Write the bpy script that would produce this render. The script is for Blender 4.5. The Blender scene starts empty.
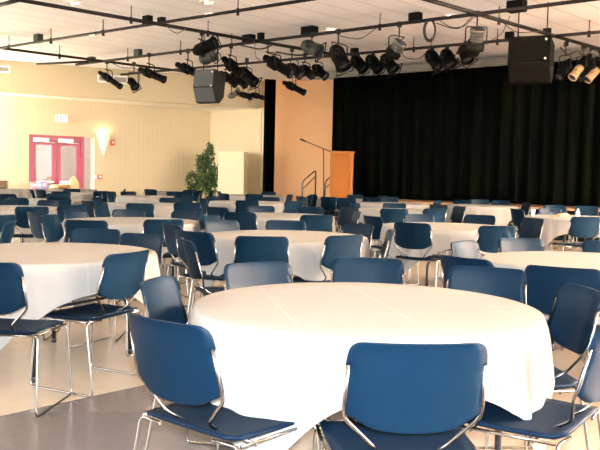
import bpy, bmesh, math, random
from mathutils import Vector, Matrix
random.seed(7)
scene = bpy.context.scene
COL = scene.collection
PI = math.pi
R = math.radians

# ------------------------------------------------------------------ camera
CAM_H, FPX, PITCH, ROLL = 1.33, 802.0, 0.0632, 0.0210
cam_data = bpy.data.cameras.new('camera')
cam = bpy.data.objects.new('camera', cam_data)
COL.objects.link(cam)
cam_data.sensor_fit = 'HORIZONTAL'
cam_data.sensor_width = 36.0
cam_data.lens = FPX / 600.0 * 36.0
cam_data.clip_start = 0.05
cam_data.clip_end = 300
CAM_R = (Matrix.Rotation(PI/2 - PITCH, 3, 'X') @ Matrix.Rotation(ROLL, 3, 'Z'))
cam.matrix_world = Matrix.Translation((0, 0, CAM_H)) @ CAM_R.to_4x4()
scene.camera = cam

def ray(px, py):
    return CAM_R @ Vector(((px-300)/FPX, -(py-225)/FPX, -1.0))
def at_z(px, py, z):
    d = ray(px, py)
    t = (z-CAM_H)/d.z
    return Vector((0, 0, CAM_H)) + d*t
def at_d(px, py, D):
    d = ray(px, py)
    return Vector((0, 0, CAM_H)) + d*(D/d.y)
def horizon(px):
    return 174.27 + 0.0226*(px-301)

# ------------------------------------------------------------------ helpers
class MB:
    def __init__(s):
        s.bm = bmesh.new()
    def face(s, vs, smooth=False):
        try:
            f = s.bm.faces.new(vs)
            f.smooth = smooth
            return f
        except ValueError:
            return None
    def box(s, c, size, rz=0.0, rot=None, bevel=0.0):
        M = rot if rot is not None else Matrix.Rotation(rz, 3, 'Z')
        hx, hy, hz = size[0]/2, size[1]/2, size[2]/2
        c = Vector(c)
        tmp = bmesh.new() if bevel else s.bm
        vs = [tmp.verts.new(c + M @ Vector((x*hx, y*hy, z*hz))) for x in (-1, 1) for y in (-1, 1) for z in (-1, 1)]
        for q in ((0,1,3,2), (4,6,7,5), (0,4,5,1), (2,3,7,6), (0,2,6,4), (1,5,7,3)):
            tmp.faces.new([vs[i] for i in q])
        if bevel:
            bmesh.ops.bevel(tmp, geom=tmp.edges[:], offset=bevel, segments=2, affect='EDGES', profile=0.5)
            s.absorb(tmp)
        return s
    def absorb(s, tmp, smooth=False):
        me = bpy.data.meshes.new('tmp')
        tmp.to_mesh(me)
        tmp.free()
        s.bm.from_mesh(me)
        bpy.data.meshes.remove(me)
    def ring_loft(s, rings, closed=False, cap=True, smooth=True):
        rv = [[s.bm.verts.new(p) for p in r] for r in rings]
        n = len(rv[0])
        k = len(rv)
        for i in range(k if closed else k-1):
            a, b = rv[i], rv[(i+1) % k]
            for j in range(n):
                s.face([a[j], a[(j+1) % n], b[(j+1) % n], b[j]], smooth)
        if cap and not closed:
            s.face(rv[0][::-1])
            s.face(rv[-1])
        return s
    def tube(s, pts, r, n=8, closed=False, radii=None):
        pts = [Vector(p) for p in pts]
        k = len(pts)
        rings = []
        up = None
        for i, p in enumerate(pts):
            if closed:
                t = (pts[(i+1) % k]-pts[i-1])
            elif i == 0:
                t = pts[1]-pts[0]
            elif i == k-1:
                t = pts[-1]-pts[-2]
            else:
                t = (pts[i+1]-pts[i]).normalized()+(pts[i]-pts[i-1]).normalized()
            if t.length < 1e-9:
                t = Vector((0, 0, 1))
            t.normalize()
            if up is None:
                up = Vector((0, 0, 1)) if abs(t.z) < 0.9 else Vector((1, 0, 0))
            up = (up - t*up.dot(t))
            if up.length < 1e-5:
                up = t.orthogonal()
            up.normalize()
            sd = t.cross(up)
            rr = radii[i] if radii else r
            rings.append([p + (up*math.cos(2*PI*j/n) + sd*math.sin(2*PI*j/n))*rr for j in range(n)])
        return s.ring_loft(rings, closed=closed)
    def lathe(s, prof, n=20, M=None):
        # prof: list of (r, z)
        M = M or Matrix.Identity(4)
        rings = [[M @ Vector((max(r, 1e-4)*math.cos(2*PI*j/n), max(r, 1e-4)*math.sin(2*PI*j/n), z)) for j in range(n)] for r, z in prof]
        return s.ring_loft(rings)
    def prism(s, poly, h0, h1, M=None):
        # poly in xy, extruded along z
        M = M or Matrix.Identity(4)
        a = [s.bm.verts.new(M @ Vector((x, y, h0))) for x, y in poly]
        b = [s.bm.verts.new(M @ Vector((x, y, h1))) for x, y in poly]
        n = len(poly)
        s.face(a[::-1]); s.face(b)
        for i in range(n):
            s.face([a[i], a[(i+1) % n], b[(i+1) % n], b[i]])
        return s
    def build(s, name, mat, parent=None, loc=None, rz=0.0, autosmooth=False):
        bmesh.ops.recalc_face_normals(s.bm, faces=s.bm.faces[:])
        me = bpy.data.meshes.new(name)
        s.bm.to_mesh(me)
        s.bm.free()
        if autosmooth:
            me.polygons.foreach_set('use_smooth', [True]*len(me.polygons))
            me.update()
        o = bpy.data.objects.new(name, me)
        COL.objects.link(o)
        me.materials.append(mat)
        if parent is not None:
            o.parent = parent
        if loc is not None:
            o.location = loc
        o.rotation_euler.z = rz
        return o

def fillet(pts, r, n=4, closed=False):
    pts = [Vector(p) for p in pts]
    out = []
    k = len(pts)
    for i, p in enumerate(pts):
        if not closed and i in (0, k-1):
            out.append(p)
            continue
        a, b = pts[i-1], pts[(i+1) % k]
        da, db = (a-p), (b-p)
        m = min(r, da.length*0.45, db.length*0.45)
        p0, p1 = p+da.normalized()*m, p+db.normalized()*m
        for j in range(n+1):
            t = j/n
            out.append(p0*(1-t)**2 + p*2*t*(1-t) + p1*t*t)
    return out

def tag(o, label=None, cat=None, group=None, kind=None):
    if label: o['label'] = label
    if cat: o['category'] = cat
    if group: o['group'] = group
    if kind: o['kind'] = kind
    return o
def empty(name, loc=(0, 0, 0), rz=0.0):
    o = bpy.data.objects.new(name, None)
    COL.objects.link(o)
    o.location = loc
    o.rotation_euler.z = rz
    o.empty_display_size = 0.1
    return o
KIDS = {}
def copy_tree(o, parent=None):
    c = o.copy()
    COL.objects.link(c)
    if parent is not None:
        c.parent = parent
    for ch in list(o.children):
        copy_tree(ch, c)
    return c

# ------------------------------------------------------------------ materials
def mat(name, color, rough=0.6, metal=0.0, spec=0.5, emit=None, estr=0.0, noise=0.0, nscale=8.0, bump=0.0, bscale=60.0, sheen=0.0):
    m = bpy.data.materials.new(name)
    m.use_nodes = True
    nt = m.node_tree
    b = nt.nodes['Principled BSDF']
    b.inputs['Base Color'].default_value = (*color, 1)
    b.inputs['Roughness'].default_value = rough
    b.inputs['Metallic'].default_value = metal
    b.inputs['Specular IOR Level'].default_value = spec
    if sheen:
        b.inputs['Sheen Weight'].default_value = sheen
    if emit:
        b.inputs['Emission Color'].default_value = (*emit, 1)
        b.inputs['Emission Strength'].default_value = estr
    tc = nt.nodes.new('ShaderNodeTexCoord')
    if noise:
        n = nt.nodes.new('ShaderNodeTexNoise')
        n.inputs['Scale'].default_value = nscale
        n.inputs['Detail'].default_value = 5
        r = nt.nodes.new('ShaderNodeMix')
        r.data_type = 'RGBA'
        r.inputs[6].default_value = (*[c*(1-noise) for c in color], 1)
        r.inputs[7].default_value = (*[min(1, c*(1+noise)) for c in color], 1)
        nt.links.new(tc.outputs['Object'], n.inputs['Vector'])
        nt.links.new(n.outputs['Fac'], r.inputs[0])
        nt.links.new(r.outputs[2], b.inputs['Base Color'])
    if bump:
        n2 = nt.nodes.new('ShaderNodeTexNoise')
        n2.inputs['Scale'].default_value = bscale
        n2.inputs['Detail'].default_value = 4
        bp = nt.nodes.new('ShaderNodeBump')
        bp.inputs['Strength'].default_value = bump
        bp.inputs['Distance'].default_value = 0.01
        nt.links.new(tc.outputs['Object'], n2.inputs['Vector'])
        nt.links.new(n2.outputs['Fac'], bp.inputs['Height'])
        nt.links.new(bp.outputs['Normal'], b.inputs['Normal'])
    return m

def math_node(nt, op, a=None, b=None, clamp=False):
    n = nt.nodes.new('ShaderNodeMath')
    n.operation = op
    n.use_clamp = clamp
    for i, v in enumerate((a, b)):
        if v is None: continue
        if isinstance(v, (int, float)):
            n.inputs[i].default_value = v
        else:
            nt.links.new(v, n.inputs[i])
    return n.outputs[0]
def along(nt, dx, dy, dz=0.0, space='Object'):
    tc = nt.nodes.new('ShaderNodeTexCoord')
    vm = nt.nodes.new('ShaderNodeVectorMath')
    vm.operation = 'DOT_PRODUCT'
    nt.links.new(tc.outputs[space], vm.inputs[0])
    vm.inputs[1].default_value = (dx, dy, dz)
    return vm.outputs['Value']
def mixcol(nt, fac, c1, c2):
    r = nt.nodes.new('ShaderNodeMix')
    r.data_type = 'RGBA'
    for i, c in ((6, c1), (7, c2)):
        if isinstance(c, tuple):
            r.inputs[i].default_value = (*c, 1)
        else:
            nt.links.new(c, r.inputs[i])
    nt.links.new(fac, r.inputs[0])
    return r.outputs[2]
def lines(nt, v, period, width):
    # 1 on a thin line every period
    a = math_node(nt, 'DIVIDE', v, period)
    f = math_node(nt, 'FRACT', a)
    return math_node(nt, 'LESS_THAN', f, width/period)
def band(nt, v, lo, hi):
    return math_node(nt, 'MULTIPLY', math_node(nt, 'GREATER_THAN', v, lo), math_node(nt, 'LESS_THAN', v, hi))

U1 = Vector((math.sin(R(43)), math.cos(R(43)), 0))     # one axis of the hall
U2 = Vector((-math.cos(R(43)), math.sin(R(43)), 0))    # the other
NV = -U2

M = {}
M['blue'] = mat('blue_plastic', (0.0008, 0.0062, 0.0142), rough=0.45, spec=0.05, noise=0.08, nscale=30, bump=0.10, bscale=260)
M['seatblue'] = mat('blue_seat', (0.0010, 0.0054, 0.0130), rough=0.5, spec=0.05, noise=0.08, nscale=30, bump=0.10, bscale=260)
M['chrome'] = mat('chrome', (0.20, 0.195, 0.19), rough=0.24, metal=1.0)
M['blackmetal'] = mat('black_metal', (0.008, 0.008, 0.009), spec=0.25, rough=0.4)
M['blackbody'] = mat('black_enamel', (0.003, 0.0033, 0.003), spec=0.03, rough=0.6, noise=0.3, nscale=12)
M['pipe'] = mat('dark_pipe', (0.009, 0.007, 0.007), spec=0.12, rough=0.5, noise=0.3, nscale=6)
M['greybox'] = mat('grey_box', (0.028, 0.032, 0.026), spec=0.2, rough=0.5)
M['silver'] = mat('silver_barrel', (0.07, 0.065, 0.055), rough=0.4, spec=0.5)
M['litbarrel'] = mat('lit_barrel', (0.40, 0.24, 0.12), rough=0.4)  # orange light falling on the barrels, put into their colour
M['lens'] = mat('lens_glass', (0.03, 0.03, 0.035), rough=0.1, spec=0.4)
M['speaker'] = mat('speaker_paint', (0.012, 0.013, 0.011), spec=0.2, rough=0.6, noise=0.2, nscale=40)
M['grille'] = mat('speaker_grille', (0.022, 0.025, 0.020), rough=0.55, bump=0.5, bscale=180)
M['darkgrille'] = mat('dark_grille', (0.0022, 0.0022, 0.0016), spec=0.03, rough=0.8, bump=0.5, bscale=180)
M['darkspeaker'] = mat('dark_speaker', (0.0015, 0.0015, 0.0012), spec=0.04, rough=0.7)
M['wood_top'] = mat('table_board', (0.35, 0.24, 0.14), rough=0.5, noise=0.15)
M['white'] = mat('white_paint', (0.82, 0.80, 0.76), rough=0.5)
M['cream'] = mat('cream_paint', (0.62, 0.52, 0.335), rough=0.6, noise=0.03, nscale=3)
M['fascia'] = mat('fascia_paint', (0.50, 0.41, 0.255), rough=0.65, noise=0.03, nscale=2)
M['soffit'] = mat('soffit_paint', (0.96, 0.93, 0.86), rough=0.6)
M['brown'] = mat('stage_wall_warm_lit', (0.65, 0.34, 0.145), rough=0.7, noise=0.04, nscale=2)  # brown carries the warm stage lighting, put into the wall colour
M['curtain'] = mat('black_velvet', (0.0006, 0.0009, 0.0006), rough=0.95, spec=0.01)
M['header'] = mat('header_paint', (0.10, 0.09, 0.07), rough=0.6)
M['stagewood'] = mat('stage_wood', (0.30, 0.16, 0.07), rough=0.4, noise=0.2, nscale=5)
M['doorred'] = mat('door_red_paint', (0.36, 0.06, 0.105), rough=0.4)
M['steel'] = mat('closer_metal', (0.72, 0.72, 0.66), rough=0.35, metal=0.5)
M['firered'] = mat('alarm_red', (0.75, 0.06, 0.035), rough=0.4)
M['leaf'] = mat('leaf_green', (0.026, 0.066, 0.010), rough=0.5, noise=0.5, nscale=9)
M['trunk'] = mat('trunk_bark', (0.13, 0.08, 0.045), rough=0.8)
M['pot'] = mat('pot_clay', (0.20, 0.10, 0.06), rough=0.6)
M['basket'] = mat('wicker', (0.55, 0.28, 0.10), rough=0.7, bump=0.8, bscale=80)
M['bread'] = mat('bread_crust', (0.80, 0.58, 0.34), rough=0.6, noise=0.25, nscale=20)
M['napkin'] = mat('napkin_white', (0.88, 0.85, 0.80), rough=0.7)
M['paperbag'] = mat('kraft_paper', (0.72, 0.50, 0.26), rough=0.7, noise=0.1)
M['purplebox'] = mat('purple_card', (0.32, 0.20, 0.40), rough=0.5)
M['bluebox'] = mat('blue_card', (0.25, 0.33, 0.55), rough=0.5)
M['pinkbox'] = mat('pink_card', (0.65, 0.28, 0.30), rough=0.5)
M['orange'] = mat('orange_card', (0.80, 0.32, 0.12), rough=0.5)
M['cup'] = mat('cup_white', (0.86, 0.82, 0.75), rough=0.35)
M['trayware'] = mat('tray_brown', (0.35, 0.24, 0.18), rough=0.5)
M['rail'] = mat('rail_dark', (0.045, 0.03, 0.022), rough=0.4)
M['lampglow'] = mat('lamp_glow', (1, 0.9, 0.7), emit=(1.0, 0.80, 0.50), estr=9.0)
M['ringwhite'] = mat('trim_ring', (0.75, 0.66, 0.58), rough=0.5)
M['sconce'] = mat('sconce_glass', (0.9, 0.82, 0.65), rough=0.4, emit=(1.0, 0.80, 0.52), estr=0.18)
M['exitbox'] = mat('exit_sign_white', (0.85, 0.82, 0.76), rough=0.4, emit=(1, 0.9, 0.8), estr=0.35)
M['exitred'] = mat('exit_sign_red', (0.80, 0.10, 0.07), rough=0.4, emit=(1, 0.12, 0.08), estr=0.5)
M['ventdark'] = mat('vent_grey', (0.34, 0.31, 0.27), rough=0.6)

def floor_mat():
    m = mat('vinyl_floor', (0.6, 0.5, 0.4), rough=0.2)
    nt = m.node_tree
    b = nt.nodes['Principled BSDF']
    v = along(nt, NV.x, NV.y)
    u = along(nt, U1.x, U1.y)
    t = band(nt, v, -4.05, -2.75)
    for lo, hi in ((-9.2, -8.0), (-12.4, -11.2), (-15.6, -14.4), (-1.2, 0.2)):
        t = math_node(nt, 'MAXIMUM', t, band(nt, v, lo, hi))
    ns = nt.nodes.new('ShaderNodeTexNoise')
    ns.inputs['Scale'].default_value = 9
    ns.inputs['Detail'].default_value = 6
    tc = nt.nodes.new('ShaderNodeTexCoord')
    nt.links.new(tc.outputs['Object'], ns.inputs['Vector'])
    beige = mixcol(nt, ns.outputs['Fac'], (0.31, 0.25, 0.19), (0.37, 0.30, 0.23))
    taupe = mixcol(nt, ns.outputs['Fac'], (0.093, 0.080, 0.076), (0.106, 0.092, 0.088))
    c = mixcol(nt, t, beige, taupe)
    g = math_node(nt, 'MAXIMUM', lines(nt, v, 0.61, 0.006), lines(nt, u, 0.61, 0.006))
    g = math_node(nt, 'MULTIPLY', g, 0.15)
    c = mixcol(nt, g, c, (0.24, 0.19, 0.14))
    nt.links.new(c, b.inputs['Base Color'])
    b.inputs['Roughness'].default_value = 0.22
    return m
def ceiling_mat():
    m = mat('ceiling_panels', (0.8, 0.7, 0.62), rough=0.8)
    nt = m.node_tree
    b = nt.nodes['Principled BSDF']
    v = along(nt, NV.x, NV.y)
    u = along(nt, U1.x, U1.y)
    g = lines(nt, v, 0.61, 0.03)
    cell = math_node(nt, 'FLOOR', math_node(nt, 'DIVIDE', v, 0.61))
    wn = nt.nodes.new('ShaderNodeTexWhiteNoise')
    wn.noise_dimensions = '1D'
    nt.links.new(cell, wn.inputs['W'])
    base = mixcol(nt, wn.outputs['Value'], (0.93, 0.92, 0.92), (0.96, 0.95, 0.95))
    c = mixcol(nt, math_node(nt, 'MULTIPLY', g, 0.6), base, (0.55, 0.42, 0.36))
    nt.links.new(c, b.inputs['Base Color'])
    return m
def rib_wall_mat(dx, dy):
    m = mat('ribbed_wall', (0.7, 0.55, 0.33), rough=0.65)
    nt = m.node_tree
    b = nt.nodes['Principled BSDF']
    v = along(nt, dx, dy)
    g = lines(nt, v, 0.17, 0.035)
    c = mixcol(nt, math_node(nt, 'MULTIPLY', g, 0.28), (0.62, 0.515, 0.335), (0.54, 0.44, 0.27))
    nt.links.new(c, b.inputs['Base Color'])
    return m
def cloth_mat():
    m = mat('white_cloth', (0.82, 0.78, 0.72), rough=0.85, spec=0.2)
    nt = m.node_tree
    b = nt.nodes['Principled BSDF']
    x = along(nt, 1, 0); y = along(nt, 0, 1)
    gx = lines(nt, math_node(nt, 'ADD', x, 100.24), 0.48, 0.012)
    gy = lines(nt, math_node(nt, 'ADD', y, 100.24), 0.48, 0.012)
    g = math_node(nt, 'MAXIMUM', gx, gy)
    bp = nt.nodes.new('ShaderNodeBump')
    bp.inputs['Strength'].default_value = 0.35
    bp.inputs['Distance'].default_value = 0.004
    nt.links.new(g, bp.inputs['Height'])
    nt.links.new(bp.outputs['Normal'], b.inputs['Normal'])
    ns = nt.nodes.new('ShaderNodeTexNoise')
    ns.inputs['Scale'].default_value = 3
    tc = nt.nodes.new('ShaderNodeTexCoord')
    nt.links.new(tc.outputs['Object'], ns.inputs['Vector'])
    c = mixcol(nt, ns.outputs['Fac'], (0.158, 0.149, 0.136), (0.180, 0.170, 0.156))
    c = mixcol(nt, math_node(nt, 'MULTIPLY', g, 0.5), c, (0.212, 0.202, 0.188))
    nt.links.new(c, b.inputs['Base Color'])
    return m
def wood_mat(name, c1, c2, axis=(6, 6, 0.6)):
    m = mat(name, c1, rough=0.5, spec=0.12)
    nt = m.node_tree
    b = nt.nodes['Principled BSDF']
    tc = nt.nodes.new('ShaderNodeTexCoord')
    mp = nt.nodes.new('ShaderNodeMapping')
    mp.inputs['Scale'].default_value = axis
    ns = nt.nodes.new('ShaderNodeTexNoise')
    ns.inputs['Scale'].default_value = 3
    ns.inputs['Detail'].default_value = 6
    nt.links.new(tc.outputs['Object'], mp.inputs['Vector'])
    nt.links.new(mp.outputs['Vector'], ns.inputs['Vector'])
    nt.links.new(mixcol(nt, ns.outputs['Fac'], c1, c2), b.inputs['Base Color'])
    return m
M['floor'] = floor_mat()
M['ceiling'] = ceiling_mat()
M['cloth'] = cloth_mat()
M['oak'] = wood_mat('lectern_oak', (0.18, 0.055, 0.008), (0.25, 0.085, 0.014))
M['oaklight'] = wood_mat('lectern_oak_light', (0.26, 0.095, 0.018), (0.31, 0.12, 0.026))

# glass
mg = bpy.data.materials.new('door_glass')
mg.use_nodes = True
nt = mg.node_tree
nt.nodes.remove(nt.nodes['Principled BSDF'])
tr = nt.nodes.new('ShaderNodeBsdfTransparent')
gl = nt.nodes.new('ShaderNodeBsdfGlossy')
gl.inputs['Roughness'].default_value = 0.03
mx = nt.nodes.new('ShaderNodeMixShader')
mx.inputs[0].default_value = 0.012
nt.links.new(tr.outputs[0], mx.inputs[1])
nt.links.new(gl.outputs[0], mx.inputs[2])
nt.links.new(mx.outputs[0], nt.nodes['Material Output'].inputs['Surface'])
M['glass'] = mg

def brick_mat():
    m = mat('outside_brick', (0.6, 0.4, 0.3), rough=0.8)
    nt = m.node_tree
    b = nt.nodes['Principled BSDF']
    br = nt.nodes.new('ShaderNodeTexBrick')
    br.inputs['Color1'].default_value = (0.052, 0.033, 0.026, 1)
    br.inputs['Color2'].default_value = (0.058, 0.042, 0.034, 1)
    br.inputs['Mortar'].default_value = (0.064, 0.054, 0.046, 1)
    br.inputs['Scale'].default_value = 1.0
    br.inputs['Brick Width'].default_value = 0.22
    br.inputs['Row Height'].default_value = 0.075
    br.inputs['Mortar Size'].default_value = 0.008
    tc = nt.nodes.new('ShaderNodeTexCoord')
    mp = nt.nodes.new('ShaderNodeMapping')
    mp.inputs['Rotation'].default_value = (PI/2, 0, 0)
    nt.links.new(tc.outputs['Object'], mp.inputs['Vector'])
    nt.links.new(mp.outputs['Vector'], br.inputs['Vector'])
    nt.links.new(br.outputs['Color'], b.inputs['Base Color'])
    return m
M['brick'] = brick_mat()

# ------------------------------------------------------------------ the hall
CEIL = 4.40
def slab(name, a, b, z0, z1, thick, m, side=1):
    """A wall standing between plan points a and b; thickness goes to the away side."""
    a = Vector((a[0], a[1], 0)); b = Vector((b[0], b[1], 0))
    d = (b-a); L = d.length; d.normalize()
    n = Vector((-d.y, d.x, 0))*side
    mb = MB()
    ang = math.atan2(d.y, d.x)
    mb.box((a+b)/2 + n*thick/2 + Vector((0, 0, (z0+z1)/2)), (L, thick, z1-z0), ang)
    return mb.build(name, m)
def struct(o):
    o['kind'] = 'structure'
    return o

mb = MB(); mb.box((0, 14, -0.1), (50, 46, 0.2)); struct(mb.build('floor', M['floor']))
mb = MB(); mb.prism([(-14.2, -8.2), (13.4, -8.2), (13.4, 18), (2.6, 27.5), (-2.8, 29.3), (-14.2, 20.2)], CEIL, CEIL+0.3); struct(mb.build('ceiling', M['ceiling']))

# left wall, lower part (recessed), with the opening for the double doors
WA = Vector((-14.0, 23.9-0.807*(14.0-8.94), 0)); WB = Vector((-3.24, 28.5, 0))
wd = (WB-WA).normalized(); wn = Vector((-wd.y, wd.x, 0))       # wn points out of the room
wang = math.atan2(wd.y, wd.x)
M['rib'] = rib_wall_mat(wd.x, wd.y)
def on_wall(px, py, off=0.0):
    """point of the recessed wall plane seen at a pixel"""
    d = ray(px, py); o = Vector((0, 0, CAM_H))
    t = ((WA - o).dot(wn) - off)/d.dot(wn)
    return o + d*t
SOFFIT_Z = 3.49
dL = (on_wall(29, 160)-WA).dot(wd); dR = (on_wall(84.5, 160)-WA).dot(wd)
DOOR_TOP = on_wall(57, 135.5).z
L = (WB-WA).length
mb = MB()
def wallbox(s0, s1, z0, z1, off0=0.0, off1=0.25):
    c = WA + wd*((s0+s1)/2) + wn*((off0+off1)/2) + Vector((0, 0, (z0+z1)/2))
    mb.box(c, (s1-s0, off1-off0, z1-z0), wang)
REV = dR + 0.33
wallbox(0, dL, 0, SOFFIT_Z+0.05)
wallbox(REV, L, 0, SOFFIT_Z+0.05)
wallbox(dL, REV, DOOR_TOP, SOFFIT_Z+0.05)
struct(mb.build('wall_left', M['rib']))
# fascia above it and the soffit between
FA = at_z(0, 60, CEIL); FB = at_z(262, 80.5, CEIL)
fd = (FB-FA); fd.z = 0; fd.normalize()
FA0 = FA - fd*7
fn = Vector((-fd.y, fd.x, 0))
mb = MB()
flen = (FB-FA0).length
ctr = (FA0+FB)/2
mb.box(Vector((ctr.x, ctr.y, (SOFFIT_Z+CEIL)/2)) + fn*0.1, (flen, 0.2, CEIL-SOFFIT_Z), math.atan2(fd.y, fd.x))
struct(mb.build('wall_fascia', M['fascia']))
mb = MB()
q = [FA0 + fn*0.2, FB + fn*0.2, WB + wn*0.2 + wd*2.2, WA + wn*0.2 + wd*1.0]
mb.prism([(p.x, p.y) for p in q], SOFFIT_Z, SOFFIT_Z+0.12)
struct(mb.build('ceiling_soffit', M['soffit']))
# side wall of the recess, ending in a pilaster by the stage
PB = Vector((FB.x, FB.y, 0))
struct(slab('wall_side', (PB.x, PB.y), (WB.x, WB.y), 0, SOFFIT_Z, 0.2, M['cream'], side=-1))
sdir = (PB-WB).normalized()
mb = MB()
mb.box(PB + Vector((0.10, 0.12, SOFFIT_Z/2+0.0)), (0.26, 0.26, SOFFIT_Z), math.atan2(sdir.y, sdir.x))
struct(mb.build('trim_1', M['cream']))
# stage wall
BW0 = at_d(258, 170, 26.9); BW1 = at_d(352, 170, 26.2)
struct(slab('wall_stage', (BW0.x, BW0.y), (BW1.x, BW1.y), 0, CEIL, 0.2, M['brown'], side=1))
# wall behind the curtain, and the far right of the hall
def stage_pt(X, off=0.0):
    """point on the line of the curtain, moved toward the audience by off"""
    return Vector((X, 23.0 - 0.82*(X-1.57), 0)) + Vector((-0.634, -0.773, 0))*off
sang = math.atan2(-0.82, 1.0)
struct(slab('wall_light_stop', (1.05, 25.0), (1.05, 26.6), 0, CEIL, 0.15, M['darkspeaker'], side=-1))  # unseen wall added to stop light leaking in behind the curtain
a = stage_pt(0.3, -1.2); b = stage_pt(14, -1.2)
struct(slab('wall_back', (a.x, a.y), (b.x, b.y), 0, CEIL, 0.2, M['darkspeaker'], side=1))
mb = MB()
mb.box((13.1, 3.0, 0.2), (0.2, 22.0, 0.4)); mb.box((13.1, 3.0, 4.25), (0.2, 22.0, 0.3))
for k in range(5): mb.box((13.1, -8.0+k*5.5, 2.25), (0.2, 0.5, 3.7))  # openings between the piers are added to let world light reach the ceiling
struct(mb.build('wall_right', M['cream']))
struct(slab('wall_rear', (13.0, -8.0), (-14.0, -8.0), 0, CEIL, 0.2, M['cream'], side=1))

# stage platform
STAGE = 0.70
p0 = stage_pt(0.95, 1.5); p1 = stage_pt(11.5, 1.5); p2 = stage_pt(11.5, -1.1); p3 = stage_pt(0.95, -1.1)
mb = MB(); mb.prism([(p.x, p.y) for p in (p0, p1, p2, p3)], 0.0, STAGE-0.04)
st = mb.build('stage_platform', M['darkspeaker'])
mb = MB()
q0 = stage_pt(0.93, 1.54); q1 = stage_pt(11.5, 1.54)
mb.prism([(p.x, p.y) for p in (q0, q1, p2, p3)], STAGE-0.04, STAGE)
mb.build('stage_deck', M['stagewood'], st)
tag(st, 'raised wooden stage floor in front of the black curtain', 'stage')

# folded sheets: the black velvet stage curtain and a narrow black strip
def curtain_mesh(a, b, z0, z1, period, amp, thick=0.012, seed=1):
    rnd = random.Random(seed)
    d = (b-a); Ln = d.length; d.normalize(); n = Vector((-d.y, d.x, 0))
    k = int(Ln/period*10)
    mb = MB()
    ph = [rnd.uniform(0, 6.28) for _ in range(4)]
    prof = []
    for i in range(k+1):
        s = Ln*i/k
        w = amp*(math.sin(2*PI*s/period + 0.8*math.sin(s*1.7+ph[0])) + 0.5*math.sin(2*PI*s/period*0.47+ph[1]) + 0.25*math.sin(2*PI*s/period*2.3+ph[2]))
        prof.append((s, w))
    f = [[], []]
    zs = [z0, z0+0.5, (z0+z1)/2, z1]
    for side in (0, 1):
        for s, w in prof:
            col = []
            for z in zs:
                t = (z1-z)/(z1-z0)
                p = a + d*s + n*(w*(0.55+0.45*t) + (thick if side else 0)) + Vector((0, 0, z))
                col.append(mb.bm.verts.new(p))
            f[side].append(col)
    for side in (0, 1):
        for i in range(k):
            for j in range(len(zs)-1):
                mb.face([f[side][i][j], f[side][i+1][j], f[side][i+1][j+1], f[side][i][j+1]], True)
    for i in range(k):
        for j in (0, len(zs)-1):
            mb.face([f[0][i][j], f[0][i+1][j], f[1][i+1][j], f[1][i][j]])
    for i in (0, k):
        for j in range(len(zs)-1):
            mb.face([f[0][i][j], f[0][i][j+1], f[1][i][j+1], f[1][i][j]])
    return mb
ca = stage_pt(0.885); cb = stage_pt(11.0)
o = curtain_mesh(ca, cb, STAGE+0.012, 4.20, 0.36, 0.055).build('stage_curtain', M['curtain'])
tag(o, 'wide black stage curtain hanging in folds behind the lectern', 'curtain')
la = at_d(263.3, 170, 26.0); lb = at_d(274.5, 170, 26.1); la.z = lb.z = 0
o = curtain_mesh(la, lb, 0.02, 4.36, 0.16, 0.04, seed=4).build('side_strip', M['curtain'])  # narrow folded strip in the same black as the curtain
tag(o, 'narrow black strip hanging between the cream pilaster and brown wall', 'curtain')
# header beam above the curtain
h0 = stage_pt(0.4, 0.18); h1 = stage_pt(11.0, 0.18)
mb = MB()
mb.box((h0+h1)/2 + Vector((0, 0, 4.235)), ((h1-h0).length, 0.18, 0.15), sang)
mb.box((h0+h1)/2 + Vector((0, 0, 4.14)), ((h1-h0).length, 0.06, 0.05), sang)
o = mb.build('curtain_header', M['header'])
tag(o, 'long grey header beam along the top of the black stage curtain', 'beam')

# ------------------------------------------------------------------ double doors
door_c = WA + wd*((dL+dR)/2) + wn*0.10
DW = dR-dL
root = empty('door_1', door_c, wang); struct(root)
FR = 0.11
mb = MB()
mb.box((-DW/2+FR/2, 0, DOOR_TOP/2), (FR, 0.14, DOOR_TOP))
mb.box((DW/2-FR/2, 0, DOOR_TOP/2), (FR, 0.14, DOOR_TOP))
mb.box((0, 0, DOOR_TOP-FR/2), (DW-2*FR, 0.14, FR))
mb.build('door_frame', M['doorred'], root)
for sgn in (-1, 1):
    w = DW/2-FR-0.01
    cx = sgn*(w/2+0.006)
    H = DOOR_TOP-FR-0.015
    mb = MB()
    st_ = 0.13
    mb.box((cx-w/2+st_/2, 0, H/2), (st_, 0.06, H))
    mb.box((cx+w/2-st_/2, 0, H/2), (st_, 0.06, H))
    mb.box((cx, 0, H-0.09), (w-2*st_, 0.06, 0.18))
    mb.box((cx, 0, 0.125), (w-2*st_, 0.06, 0.25))
    mb.box((cx, 0, 0.93), (w-2*st_, 0.06, 0.09))
    mb.box((cx, 0, 0.66), (w-2*st_, 0.06, 0.10))
    leafo = mb.build('door_leaf', M['doorred'], root)
    mb = MB(); mb.box((cx, 0, (0.97+H-0.18)/2), (w-2*st_+0.01, 0.012, H-0.18-0.97)); mb.build('pane', M['glass'], leafo)
    mb = MB(); mb.box((cx, 0, 0.795), (w-2*st_+0.01, 0.012, 0.18)); mb.build('pane', M['glass'], leafo)
    mb = MB(); mb.box((cx, 0, 0.43), (w-2*st_+0.01, 0.012, 0.37)); mb.build('pane', M['glass'], leafo)
    mb = MB(); mb.box((cx-0.02*sgn, -0.07, 0.93), (w-0.2, 0.05, 0.055), bevel=0.01); mb.build('push_bar', M['steel'], leafo)
    mb = MB(); mb.box((cx-0.12, -0.09, H-0.03), (0.48, 0.10, 0.13), bevel=0.015)
    mb.box((cx+0.10, -0.14, H-0.10), (0.40, 0.03, 0.03), 0.15); mb.build('door_closer', M['steel'], leafo)
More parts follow.
